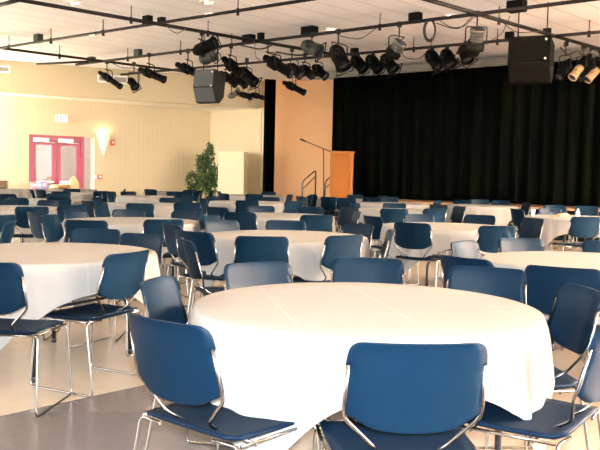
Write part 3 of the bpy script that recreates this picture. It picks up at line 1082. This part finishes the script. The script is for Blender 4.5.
for px, yt, head, key, place, tone in CH:
    tx, ty, _, _, where = TABLES[key]
    dy = max(12.0, yt-horizon(px))
    D = (0.84-CAM_H)*-1*FPX/dy
    p = at_d(px, yt, D)
    top = Vector((p.x, p.y, 0))
    tc_ = Vector((tx, ty, 0))
    if head is None:
        d = tc_-top
        head_r = math.atan2(-d.x, d.y)
    else:
        head_r = R(head)
    # keep the backrest clear of its own table top
    for kk, (qx, qy, *_r) in TABLES.items():
        e = top-Vector((qx, qy, 0))
        if e.length < 0.93:
            top = Vector((qx, qy, 0)) + e.normalized()*0.93
    fwd = Vector((-math.sin(head_r), math.cos(head_r), 0))
    loc = top + fwd*BACK_OFF
    # keep clear of chairs already standing
    for it in range(30):
        moved = False
        for u in used:
            e = loc-u
            if e.length < 0.50:
                if e.length < 1e-3: e = Vector((0.1, 0.1, 0))
                loc = loc + e.normalized()*(0.505-e.length)
                moved = True
        if not moved: break
    used.append(loc.copy())
    c = proto if nch == 0 else copy_tree(proto)
    nch += 1
    c.location = loc
    c.rotation_euler.z = head_r
    tag(c, tone + ' chair, ' + place + ' of ' + where, 'chair', 'blue stacking chairs round the tables')

# ------------------------------------------------------------------ small things on the right table
def on_table(px, key, frac):
    tx, ty = TABLES[key][:2]
    p = at_d(px, 210, ty+frac)
    return Vector((p.x, p.y, 0.7575))
p = on_table(578, 'H', 0.30)
root = empty('bottle', p); tag(root, 'small white bottle standing on the right table', 'bottle')
mb = MB(); mb.lathe([(0.028, 0), (0.03, 0.01), (0.03, 0.07), (0.014, 0.09), (0.012, 0.098)], 14); mb.build('body', M['cup'], root)
mb = MB(); mb.lathe([(0.015, 0.098), (0.015, 0.118)], 12); mb.build('cap', M['cup'], root)
p = on_table(528, 'H', 0.1)
mb = MB(); mb.lathe([(0.026, 0), (0.036, 0.10), (0.034, 0.10), (0.024, 0.006)], 16)
tag(mb.build('paper_cup', M['cup'], None, on_table(533, 'H', 0.15)), 'white paper cup at the left end of the right table', 'cup')
mb = MB(); mb.box((0, 0, 0.02), (0.16, 0.11, 0.04), 0.3, bevel=0.006); mb.box((0.03, 0, 0.045), (0.07, 0.05, 0.015), 0.1)
tag(mb.build('snack_box', M['orange'], None, on_table(563, 'H', 0.1)), 'orange snack packet lying on the right table', 'packet')

# ------------------------------------------------------------------ buffet tables along the left wall
def buffet(s_px, e_px, label, label2):
    a = on_wall(s_px, 188, 0.9); b = on_wall(e_px, 188, 0.9)
    a.z = b.z = 0
    Ln = (b-a).length; c = (a+b)/2
    r_ = empty('buffet_table', c, wang); tag(r_, label, 'table', 'buffet tables')
    m_ = MB(); m_.box((0, 0, 0.715), (Ln-0.04, 0.70, 0.03)); m_.build('tabletop', M['wood_top'], r_)
    for sx in (-1, 1):
        for sy in (-1, 1):
            m_ = MB(); m_.tube([(sx*(Ln/2-0.15), sy*0.28, 0.0), (sx*(Ln/2-0.15), sy*0.28, 0.70)], 0.016, 8); m_.build('leg', M['blackmetal'], r_)
    m_ = MB()
    n = 140
    hx, hy = Ln/2, 0.37
    per = 2*(2*hx+2*hy)
    def pt(t):
        d_ = t*per
        if d_ < 2*hx: return Vector((-hx+d_, -hy, 0)), Vector((0, -1, 0))
        d_ -= 2*hx
        if d_ < 2*hy: return Vector((hx, -hy+d_, 0)), Vector((1, 0, 0))
        d_ -= 2*hy
        if d_ < 2*hx: return Vector((hx-d_, hy, 0)), Vector((0, 1, 0))
        d_ -= 2*hx
        return Vector((-hx, hy-d_, 0)), Vector((-1, 0, 0))
    top, hem = [], []
    for j in range(n):
        q, nn = pt(j/n)
        top.append(m_.bm.verts.new(q + Vector((0, 0, 0.738))))
        hem.append(m_.bm.verts.new(q + nn*(0.03+0.025*math.sin(j*1.1)) + Vector((0, 0, 0.08))))
    m_.face(top)
    for j in range(n):
        m_.face([top[j], top[(j+1) % n], hem[(j+1) % n], hem[j]], True)
    o_ = m_.build('tablecloth', M['cloth'], None, c, wang)
    tag(o_, label2, 'tablecloth', 'buffet tablecloths')
    return c
buffet(-30, 46, 'long buffet table under a white cloth left of the doors', 'white floor length cloth on the buffet table left of the doors')
buffet(48.5, 92, 'short buffet table under a white cloth holding the bread', 'white cloth on the short buffet table holding the bread')
def buf(px, off=0.9):
    p = on_wall(px, 188, off); p.z = 0.7385
    return p
# bread basket
root = empty('bread_basket', buf(63), wang); tag(root, 'round wicker basket with bread rolls before the red doors', 'basket')
mb = MB(); mb.lathe([(0.10, 0.0), (0.17, 0.10), (0.19, 0.13), (0.175, 0.13), (0.16, 0.10), (0.09, 0.015)], 20); mb.build('basket_body', M['basket'], root)
mb = MB()
for k in range(9):
    a = k*2.4
    r = 0.11*math.sqrt(k/9)
    mb.lathe([(0.0, -0.03), (0.04, -0.02), (0.052, 0.005), (0.035, 0.03), (0.0, 0.036)], 10, Matrix.Translation((r*math.cos(a), r*math.sin(a), 0.14)))
mb.build('lining_napkin', M['napkin'], root)
# heap of napkin wrapped rolls
for k, (px, off) in enumerate(((53.5, 0.95), (56.5, 0.80))):
    mb = MB()
    mb.lathe([(0.0, 0.0), (0.10, 0.01), (0.13, 0.05), (0.09, 0.10), (0.03, 0.13), (0.0, 0.13)], 12)
    o = mb.build('bread_loaf', M['bread'], None, buf(px, off), wang)
    tag(o, ['round bread loaf left of the wicker basket, outer one', 'round bread loaf tucked behind the wicker basket'][k], 'bread', 'bread loaves')
root = empty('paper_bag', buf(73.5, 0.85), wang); tag(root, 'tall pointed kraft paper bag right of the bread basket', 'bag')
mb = MB()
rings = []
for z, w, d_ in ((0, 0.13, 0.10), (0.15, 0.14, 0.09), (0.26, 0.11, 0.05), (0.36, 0.05, 0.015), (0.38, 0.03, 0.01)):
    rings.append([Vector((x*w, y*d_, z + 0.01*math.sin(7*x+5*y))) for x, y in ((-1, -1), (0, -1.15), (1, -1), (1.05, 0), (1, 1), (0, 1.15), (-1, 1), (-1.05, 0))])
mb.ring_loft(rings, smooth=False); mb.build('bag_body', M['paperbag'], root)
for k, (px, off, m_, w, h, lab) in enumerate(((33, 0.85, 'pinkbox', 0.16, 0.20, 'pink carton at the left of the row by the doors'), (38, 0.85, 'bluebox', 0.18, 0.20, 'pale blue carton in the middle of the row by the doors'), (43.5, 0.85, 'purplebox', 0.16, 0.22, 'purple carton at the right of the row by the doors'))):
    r_ = empty('carton', buf(px, off), wang); tag(r_, lab, 'carton', 'cartons on the buffet')
    b_ = MB(); b_.box((0, 0, h/2), (w, 0.14, h), bevel=0.004); b_.build('box_body', M[m_], r_)
    b_ = MB(); b_.box((0, -0.0715, h*0.55), (w*0.7, 0.003, h*0.4)); b_.build('panel', M['napkin'], r_)
root = empty('serving_tray_stack', buf(2.5, 0.9), wang); tag(root, 'stack of brown serving trays on the buffet at the left edge', 'trays')
for k in range(4):
    mb = MB(); mb.lathe([(0.10, 0.06*k), (0.19, 0.05+0.06*k), (0.20, 0.055+0.06*k), (0.18, 0.055+0.06*k), (0.09, 0.012+0.06*k)], 20); mb.build('tray', M['trayware'], root)

# ------------------------------------------------------------------ lighting pipes
PZ = 4.15
def pipe(p0, p1, label, r=0.032, hang=()):
    a = at_z(*p0, PZ) if len(p0) == 2 else at_z(*p0); b = at_z(*p1, PZ) if len(p1) == 2 else at_z(*p1)
    r_ = empty('lighting_pipe', a); tag(r_, label, 'pipe', 'ceiling lighting pipes')
    m_ = MB(); m_.tube([Vector((0, 0, 0)), b-a], r, 10); m_.build('tube', M['pipe'], r_)
    for px, py in hang:
        h = at_z(px, py, PZ)
        t = max(0, min(1, (h-a).dot(b-a)/(b-a).length_squared))
        q = (b-a)*t
        m_ = MB(); m_.tube([q + Vector((0, 0, -0.05)), q + Vector((0, 0, CEIL-PZ))], 0.010, 6)
        m_.box(q + Vector((0, 0, -0.02)), (0.05, 0.05, 0.12)); m_.build('hanger', M['pipe'], r_)
    return r_
def ext(p0, p1, t0, t1):
    return (p0[0]+(p1[0]-p0[0])*t0, p0[1]+(p1[1]-p0[1])*t0), (p0[0]+(p1[0]-p0[0])*t1, p0[1]+(p1[1]-p0[1])*t1)
pipe(*ext((20, 0), (262, 42), -0.35, 1.32), 'dark pipe running from top left down to the black boxes', 0.036, ((206, 33), (128, 20)))
pipe(*ext((0, 48), (165, 69), -0.2, 1.32), 'dark pipe at left carrying the two left stage lights', 0.032, ((60, 55.5),))
pipe(*ext((425, -1), (600, 49), -0.4, 1.25), 'dark pipe running down to the right picture edge', 0.036, ((500, 20),))
pipe(*ext((0, 48), (300, 1), -0.12, 1.5), 'dark pipe rising from the left edge to top centre', 0.030, ((5, 46), (51, 40), (104, 32), (239, 11)))
pipe(*ext((105, 61), (587, 0), -0.06, 1.3), 'dark pipe rising across the whole rig to the top right', 0.033, ((127, 58), (178, 51), (232, 45), (379, 26)))
pipe(*ext((121, 74.5), (600, 32), 0.0, 1.30), 'dark rear pipe nearest the stage curtain', 0.033, ((419, 50), (497, 41), (589, 33)))
pipe((37, 64, 4.10), (88, 61.5, 4.10), 'short capped pipe end by the upper left wall', 0.028)
pipe(*ext((0, 5), (17, 0.5), -0.5, 1.6), 'short dark pipe piece in the top left corner', 0.034)

def rig_box(px0, py0, px1, py1, m, label, z=None):
    pyb = py1
    c = at_z((px0+px1)/2, pyb, PZ+0.03)
    D = c.y
    w = (px1-px0)/FPX*D; h = min((py1-py0)/FPX*D, CEIL-PZ-0.05)
    r_ = empty('junction_box', c, math.atan2(U2.y, U2.x)+PI); tag(r_, label, 'box', 'boxes on the lighting pipes')
    b = MB(); b.box((0, 0, h/2), (w*0.92, w*0.55, h), bevel=0.008); b.build('case', M[m], r_)
    b = MB(); b.box((0, -w*0.28, h*0.5), (w*0.7, 0.01, h*0.6)); b.build('cover_plate', M[m], r_)
for args in (
 (142, 16, 153, 24.5, 'blackbody', 'left black box of the pair at the top left pipe crossing'),
 (157, 17.5, 166, 23.5, 'blackbody', 'small black box right of the pipe crossing at upper left'),
 (33, 34.5, 43.5, 43, 'greybox', 'grey box on the rising pipe near the left edge'),
 (133.5, 49.5, 142.5, 56, 'greybox', 'grey box on the pipe above the left stage lights'),
 (87, 57, 96, 62.5, 'greybox', 'grey box at the pipe crossing near the left wall'),
 (242, 35, 255.5, 42.5, 'blackbody', 'wide black box left of the central pipe crossing'),
 (257, 33, 264.5, 41.5, 'blackbody', 'square black box on the central pipe crossing'),
 (301, 27, 318, 36, 'blackbody', 'wide black box on the pipe above the central can light'),
 (408.5, 13, 422, 23, 'blackbody', 'black box on the pipe above the stage curtain centre'),
 (507, 1, 526, 12, 'blackbody', 'large black box at the top right'),
 (505, 32, 514, 39.5, 'blackbody', 'black box on the rear pipe above the big loudspeaker'),
 (350.5, 48, 358.5, 56.5, 'blackbody', 'black box on the rear pipe among the stage lights'),
 (543, 28.5, 551, 34.5, 'blackbody', 'black box right of the big loudspeaker top'),
):
    rig_box(*args)

# ------------------------------------------------------------------ stage lights
def stage_light(tail, nose, kind, label, clamp=None, body='blackbody', rad=None):
    """tail / nose: pixels of the two ends; hangs below the pipe from a clamp pixel"""
    cx, cy = (tail[0]+nose[0])/2, (tail[1]+nose[1])/2
    if clamp is None: clamp = (cx, cy-12)
    top = at_z(clamp[0], clamp[1], PZ)
    D = top.y
    a = at_d(tail[0], tail[1], D+0.10); b = at_d(nose[0], nose[1], D-0.10)
    c = (a+b)/2
    ax = (b-a); Ln = ax.length; ax.normalize()
    r_ = empty('stage_light', top); tag(r_, label, 'stage light', 'stage lights on the pipes')
    q = Vector((0, 0, 1)).rotation_difference(ax).to_matrix().to_4x4()
    Mx = Matrix.Translation(c-top) @ q
    s = Ln/2
    r = rad or (0.125 if kind == 'can' else 0.085)
    m_ = MB()
    if kind == 'spot':      # ellipsoidal: tail cap, reflector housing, gate, lens barrel
        m_.lathe([(0.0, -s), (r*0.55, -s), (r*0.75, -s+0.05), (r*0.75, -s*0.62), (r*1.25, -s*0.55), (r*1.30, -s*0.15), (r*0.95, -s*0.02)], 18, Mx)
        m_.build('lamp_housing', M['blackbody'], r_)
        m_ = MB(); m_.box((0, 0, 0), (r*2.0, r*2.0, 0.04), rot=q.to_3x3()); m_.bm.transform(Matrix.Translation((c-top))); m_.build('gate', M['blackbody'], r_)
        m_ = MB(); m_.lathe([(r*0.95, 0.02), (r*0.95, s*0.80), (r*1.10, s*0.82), (r*1.10, s), (r*0.98, s), (r*0.95, s*0.9)], 18, Mx)
        for k in range(3): m_.lathe([(r*0.95, s*(0.2+0.2*k)), (r*1.03, s*(0.21+0.2*k)), (r*1.03, s*(0.25+0.2*k)), (r*0.95, s*(0.26+0.2*k))], 18, Mx)
        barrel = m_.build('lens_barrel', M[body], r_)
        m_ = MB(); m_.lathe([(r*0.94, s*0.93), (r*0.7, s*0.96), (0.0, s*0.98)], 18, Mx); m_.build('lens', M['lens'], barrel)
    else:                   # fresnel / par can
        m_.lathe([(0.0, -s), (r*0.6, -s), (r*0.95, -s*0.7), (r, -s*0.3), (r, s*0.55), (r*1.08, s*0.58), (r*1.08, s*0.92), (r*0.92, s*0.92), (r*0.9, s*0.7)], 20, Mx)
        for k in range(4): m_.lathe([(r*0.98, -s*0.55+k*s*0.16), (r*1.05, -s*0.53+k*s*0.16), (r*1.05, -s*0.49+k*s*0.16), (r*0.98, -s*0.47+k*s*0.16)], 20, Mx)
        m_.build('can_body', M[body], r_)
        m_ = MB(); m_.lathe([(r*0.9, s*0.72), (r*0.6, s*0.80), (0.0, s*0.84)], 20, Mx); m_.build('lens', M['lens'], r_)
        m_ = MB()
        fr = r*1.2
        for x0, y0, x1, y1 in ((-fr, -fr, fr, -fr), (fr, -fr, fr, fr), (fr, fr, -fr, fr), (-fr, fr, -fr, -fr)):
            m_.tube([Mx @ Vector((x0, y0, s*0.97)), Mx @ Vector((x1, y1, s*0.97))], 0.012, 6)
        m_.build('filter_frame', M['blackbody'], r_)
    # yoke: U bracket from the clamp to both sides of the body
    side = ax.cross(Vector((0, 0, 1)))
    if side.length < 0.2: side = Vector((1, 0, 0))
    side.normalize()
    cc = c-top
    yz = min(-0.14, cc.z*0.45)
    w = r*1.55
    m_ = MB(); m_.tube(fillet([cc+side*w, cc+side*w+Vector((0, 0, (yz-cc.z)))*0.9, Vector((0, 0, yz))+side*w*0.9, Vector((0, 0, yz))-side*w*0.9, cc-side*w+Vector((0, 0, (yz-cc.z)))*0.9, cc-side*w], 0.04, 3), 0.012, 6)
    m_.tube([cc+side*(w+0.03), cc+side*r*0.7], 0.02, 8); m_.tube([cc-side*(w+0.03), cc-side*r*0.7], 0.02, 8)
    m_.build('yoke', M['pipe'], r_)
    m_ = MB(); m_.tube([Vector((0, 0, yz-0.02)), Vector((0, 0, -0.03))], 0.015, 8); m_.box((0, 0, 0.0), (0.09, 0.09, 0.10), bevel=0.012); m_.build('clamp', M['blackmetal'], r_)
    return r_
SL = [
 ((99, 72), (121, 87), 'spot', 'leftmost stage spotlight, in front of the wall vent', (107, 62), 'blackbody', 0.075),
 ((130, 79), (136, 88), 'can', 'small stage can light second from the left', (134, 64), 'blackbody', 0.10),
 ((139, 69), (165, 80), 'spot', 'black stage spotlight third from the left', (149, 55), 'blackbody', 0.085),
 ((176, 64), (204, 77), 'spot', 'black stage spotlight hanging left of the pale loudspeaker', (188, 51), 'blackbody', 0.09),
 ((194, 52), (217, 42), 'can', 'boxy black can light on the long pipe above the loudspeaker', (202, 33), 'blackbody', 0.12),
 ((201, 60), (215, 54), 'can', 'grey backed stage light just above the pale loudspeaker', (212, 45), 'greybox', 0.14),
 ((223, 58), (243, 76), 'spot', 'stage spotlight right of the loudspeaker, top of the cluster', (231, 46), 'blackbody', 0.10),
 ((220, 72), (236, 85), 'spot', 'stage spotlight in the cluster, nearest the loudspeaker side', (226, 62), 'blackbody', 0.09),
 ((231, 74), (246, 86), 'spot', 'stage spotlight in the middle of the loudspeaker cluster', (236, 64), 'blackbody', 0.09),
 ((240, 69), (256, 84), 'can', 'broad can light at the right of the loudspeaker cluster', (247, 60), 'blackbody', 0.13),
 ((229, 97), (239, 92), 'can', 'low small can light under the cluster, left one', (233, 80), 'silver', 0.09),
 ((240, 94), (251, 97), 'can', 'low small can light under the cluster, middle one', (245, 80), 'blackbody', 0.09),
 ((251, 94), (264, 98), 'spot', 'low small spotlight under the cluster, right one', (256, 80), 'blackbody', 0.07),
 ((264, 57), (292, 74), 'spot', 'long black spotlight hanging below the central pipe crossing', (268, 42.5), 'blackbody', 0.11),
 ((283, 82), (305, 93), 'spot', 'black spotlight tipped down over the brown wall top', (287, 66), 'blackbody', 0.08),
 ((288, 65), (301, 76), 'spot', 'black spotlight right of the long central one', (292, 49.5), 'blackbody', 0.10),
 ((303, 44), (321, 52), 'can', 'grey can light under the wide black box', (312, 35), 'greybox', 0.13),
 ((300, 67), (313, 76), 'spot', 'dark spotlight low in the group under the grey can', (305, 55), 'blackbody', 0.10),
 ((313, 66), (326, 77), 'spot', 'dark spotlight beside the black strip light, left of the yoke can', (318, 54), 'blackbody', 0.10),
 ((334, 47), (345, 69), 'can', 'big black can light in a tall yoke left of the rear box', (338.5, 31.5), 'blackbody', 0.15),
 ((353, 58), (365, 70), 'can', 'black can on the rear pipe, first right of the rear box', (358, 55), 'blackbody', 0.14),
 ((368, 57), (380, 70), 'can', 'black can on the rear pipe, second right of the rear box', (373, 53.8), 'blackbody', 0.14),
 ((383, 56), (395, 71), 'can', 'black can on the rear pipe, third right of the rear box', (388, 52.4), 'blackbody', 0.14),
 ((389, 59), (401, 42), 'spot', 'silver bodied spotlight in a tall yoke pointing up right', (399.5, 24.5), 'silver', 0.12),
 ((428, 52), (440, 68), 'can', 'black can on the rear pipe, left of the hanging cable coil', (432, 48.5), 'blackbody', 0.14),
 ((444, 51), (452, 66), 'can', 'black can on the rear pipe, right of the hanging cable coil', (447, 47), 'blackbody', 0.14),
 ((474, 56), (478, 29), 'spot', 'tall grey spotlight in a square yoke hanging near the big loudspeaker', (477.5, 14), 'silver', 0.12),
 ((463, 46), (468, 62), 'can', 'black can partly behind the tall grey spotlight', (465, 45), 'blackbody', 0.13),
 ((590, 55), (572, 78), 'spot', 'spotlight with orange-lit barrel at far right, left one of two', (584, 47), 'litbarrel', 0.09),
 ((608, 58), (587, 80), 'spot', 'spotlight with orange-lit barrel at far right, cut by the picture edge', (600, 50), 'litbarrel', 0.09),
 ((570, 60), (559, 78), 'spot', 'black spotlight right of the big loudspeaker', (566, 44), 'blackbody', 0.09),
 ((598, 58), (580, 79), 'spot', 'black spotlight between the two orange-lit ones', (592, 50), 'blackbody', 0.09),
]
for a in SL: stage_light(*a)
# strip light leaning beside the central group
p0 = at_d(328, 41.5, 14.2); p1 = at_d(332, 37, 14.2)

# cables looping between pipes
def cable(pts, label, r=0.008, z=None):
    P = [at_d(x, y, D) for x, y, D in pts]
    sm = fillet(P, 0.5, 6)
    o_ = MB().tube([p_-P[0] for p_ in sm], r, 6).build('cable', M['blackmetal'], None, P[0])
    tag(o_, label, 'cable', 'hanging cables')
def pd(px, py): return at_z(px, py, PZ).y
cable([(340, 36, pd(340, 31)), (360, 40, 17.0), (378, 27, pd(378, 26))], 'thin cable sagging right of the big yoke can')
cable([(432, 38, 14.6), (431, 46, 14.8), (420, 60, 15.0), (405, 58, 15.0), (400, 50, 15.0)], 'thin cable looping below the coil to the silver spotlight')
cable([(440, 21, pd(440, 20.5)), (452, 28, 14.0), (464, 27, 13.8), (476, 15, pd(476, 15))], 'thin cable sagging left of the tall grey spotlight')
cable([(436, 23, 14.4), (450, 28, 14.2), (460, 29, 14.0), (473, 16, pd(474, 15))], 'thin cable running right from the coil')
cable([(510, 16, 14.6), (502, 34, 16), (490, 41, 16.6)], 'thin cable dropping under the large top right box')
cable([(500, 20, 14.8), (515, 33, 15), (545, 31, 15.4)], 'thin cable sagging above the big loudspeaker')
cable([(276, 52, 16), (300, 56, 16.4), (318, 52, 16.6)], 'dark cable bundle under the central pipe crossing', 0.018)
cable([(240, 45, 16), (262, 50, 16), (276, 43, 16)], 'dark cable sagging left of the central crossing', 0.014)
cable([(254, 40.6, pd(254, 41)), (256, 57, 13.2), (262, 62, 13.2)], 'thin cable dropping below the wide black box')
cable([(166, 25.6, pd(166, 25.5)), (176, 34.5, 15.3), (186, 28.8, pd(186, 29))], 'thin cable below the pipe at upper left')
cable([(112, 63, 18), (122, 68, 18), (138, 68, 18), (140, 80, 18), (137, 84, 18)], 'thin cable running to the small left can light')
cable([(560, 47, 15.5), (568, 56, 15.5), (577, 50, 15.0), (584, 56, 14.8), (592, 52, 14.5)], 'tangled cable loops along the right hand pipe', 0.014)
# cable coil
c0 = at_d(430, 30, 14.6)
mb = MB()
for k in range(4):
    ring_ = [Vector((0.085*math.cos(t*PI/10)*(1+0.1*k), 0.02*k+0.02*math.sin(t*PI/5+k), 0.17*math.sin(t*PI/10)*(1+0.06*k))) for t in range(20)]
    mb.tube(ring_, 0.010, 6, closed=True)
tag(mb.build('cable_coil', M['blackmetal'], None, c0), 'coiled black cable tied below the pipe right of centre', 'cable')
# loudspeakers: wedge fronted cabinets hung from the rig
def loudspeaker(px, py, D, w, h, dep, rz, tilt, body, grille, label):
    c = at_d(px, py, D)
    r_ = empty('loudspeaker', c); tag(r_, label, 'loudspeaker', 'hanging loudspeakers')
    Mx = Matrix.Rotation(rz, 4, 'Z') @ Matrix.Rotation(tilt, 4, 'X')
    prof = [(-dep/2, h*0.5), (dep/2, h*0.5), (dep/2, -h*0.25), (dep*0.15, -h*0.5), (-dep*0.12, -h*0.5), (-dep/2, -h*0.08)]
    # prism along local x: map (y,z)
    T = Mx @ Matrix(((0, 0, 1, 0), (1, 0, 0, 0), (0, 1, 0, 0), (0, 0, 0, 1)))
    b = MB(); b.prism(prof, -w/2, w/2, T); b.build('cabinet', M[body], r_)
    b = MB(); b.box((0, -dep/2-0.008, h*0.21), (w*0.92, 0.016, h*0.54)); b.bm.transform(Mx); b.build('upper_grille', M[grille], r_)
    g = Matrix.Translation((0, -dep*0.31-0.006, -h*0.29-0.004)) @ Matrix.Rotation(math.atan2(dep*0.38, h*0.42), 4, 'X')
    b = MB(); b.box((0, 0, 0), (w*0.92, 0.016, math.hypot(dep*0.38, h*0.42)*0.92)); b.bm.transform(Mx @ g); b.build('lower_grille', M[grille], r_)
    for sx in (-1, 1):
        b = MB()
        base = Mx @ Vector((sx*w*0.35, 0, h*0.5))
        b.tube([base, Vector((base.x, base.y, CEIL-c.z))], 0.012, 6)
        b.build('hanging_rod', M['pipe'], r_)
    b = MB()
    for z in (0.40, -0.05): b.lathe([(0.02, 0), (0.02, 0.012), (0.0, 0.014)], 10, Mx @ Matrix.Translation((w*0.40, -dep/2-0.016, h*z)) @ Matrix.Rotation(PI/2, 4, 'X'))
    b.build('rigging_stud', M['steel'], r_)
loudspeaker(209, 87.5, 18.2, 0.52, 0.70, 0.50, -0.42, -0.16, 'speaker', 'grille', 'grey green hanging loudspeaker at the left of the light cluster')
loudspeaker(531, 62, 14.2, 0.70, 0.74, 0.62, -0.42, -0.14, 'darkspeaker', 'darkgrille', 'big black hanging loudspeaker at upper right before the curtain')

# ------------------------------------------------------------------ ceiling downlights
def downlight(x, y, energy, label, visible=True):
    r_ = empty('ceiling_downlight', (x, y, CEIL)); tag(r_, label, 'ceiling light', 'ceiling downlights')
    b = MB(); b.lathe([(0.16, 0.0), (0.16, -0.012), (0.12, -0.014), (0.11, -0.002)], 20); b.build('trim_ring', M['ringwhite'], r_)
    for k in range(3):
        b = MB(); b.lathe([(0.0, -0.012), (0.028, -0.012), (0.028, -0.004)], 10, Matrix.Translation((0.06*math.cos(k*2.09), 0.06*math.sin(k*2.09), 0))); b.build('bulb', M['lampglow'], r_)
    l = bpy.data.lights.new('downlight_lamp', 'SPOT')
    l.energy = energy; l.color = (1.0, 0.76, 0.52); l.shadow_soft_size = 0.12; l.spot_size = R(135); l.spot_blend = 0.6
    o_ = bpy.data.objects.new('downlight_lamp', l); COL.objects.link(o_); o_.parent = r_; o_.location = (0, 0, -0.03)
p = at_z(74, 3, CEIL); q = at_z(208, 2.5, CEIL)
e0 = 150
downlight(p.x, p.y, e0, 'recessed three bulb ceiling light at the top left')
downlight(q.x, q.y, e0, 'recessed three bulb ceiling light at top left of centre')
grid = []
for X in (-8.5, -4.5, -0.8, 2.8, 6.4, 10.0):
    for Y in (1.6, 4.9, 8.2, 11.5):
        grid.append((X, Y))
vis = [(404, 4), (330, 29), (440, 15), (150, 33), (280, 12)]
for i, (X, Y) in enumerate(grid):
    if Y > 8.3 and X < 0: continue
    downlight(X, Y, e0, 'recessed ceiling light above the seating, column %s row %s' % (['far left', 'left', 'centre left', 'centre right', 'right', 'far right'][(i//4)], ['one', 'two', 'three', 'four'][i % 4]))
for (px, py) in ((330, 29), (450, 15.5), (90, 34.5)):
    p = at_z(px, py, CEIL)
    downlight(p.x, p.y, e0, 'recessed ceiling light among the pipes near %s' % {330: 'the wide black box', 450: 'the tall grey spotlight', 90: 'the left grey box'}[px])

# camera flash
fl = bpy.data.lights.new('camera_flash', 'SPOT'); fl.spot_size = R(62); fl.spot_blend = 0.35; fl.energy = 2250; fl.color = (0.78, 0.89, 1.0); fl.shadow_soft_size = 0.04
fo = bpy.data.objects.new('camera_flash', fl); COL.objects.link(fo); fo.location = (0.02, -0.05, 1.43); fo.rotation_euler = (PI/2-0.10, 0, 0)

# daylight
w = bpy.data.worlds.new('world'); scene.world = w; w.use_nodes = True
bg = w.node_tree.nodes['Background']
bg.inputs['Color'].default_value = (1.0, 0.97, 0.93, 1); bg.inputs['Strength'].default_value = 11.0

scene.view_settings.view_transform = 'Standard'
scene.view_settings.look = 'None'
scene.view_settings.exposure = 0.80
scene.view_settings.gamma = 1.0
scene.cycles.caustics_reflective = False
scene.cycles.caustics_refractive = False

# unseen sconces added along the right wall to brighten the ceiling
for k, (X, Y, rz) in enumerate(((12.98, 8.5, -PI/2), (12.98, 3.0, -PI/2), (12.98, -2.5, -PI/2))):
    c = copy_tree(sconce_root)
    c.location = (X, Y, 2.2); c.rotation_euler.z = rz
    c['label'] = 'added unseen cone uplight on the right wall, %s from the stage' % ('first', 'second', 'third', 'fourth')[k]
    c['group'] = 'added wall sconces'
    for ch in c.children:
        if ch.type == 'LIGHT':
            up = bpy.data.lights.get('added_uplight')
            if up is None:
                up = bpy.data.lights.new('added_uplight', 'SPOT')
                up.energy = 82000; up.color = (1.0, 0.77, 0.60); up.spot_size = R(165); up.spot_blend = 0.5; up.shadow_soft_size = 0.06
            ch.data = up
            ch.rotation_euler = (PI, 0, 0)
# two more added out of view to brighten the left wall and soffit
for k, px in enumerate((-48, -150)):
    q_ = on_wall(px, 134)
    c = copy_tree(sconce_root)
    c.location = (q_.x, q_.y, sconce_root.location.z); c.rotation_euler.z = wang
    c['label'] = ['added unseen cone lamp left of the buffet table', 'added unseen cone lamp farthest along the left wall'][k]
    c['group'] = 'added wall sconces'
    for ch in c.children:
        if ch.type == 'LIGHT':
            l = bpy.data.lights.get('added_fill_bulb')
            if l is None:
                l = sl.copy(); l.name = 'added_fill_bulb'; l.energy = 260; l.color = (1.0, 0.88, 0.66)
            ch.data = l
            ch.location.y = -0.35
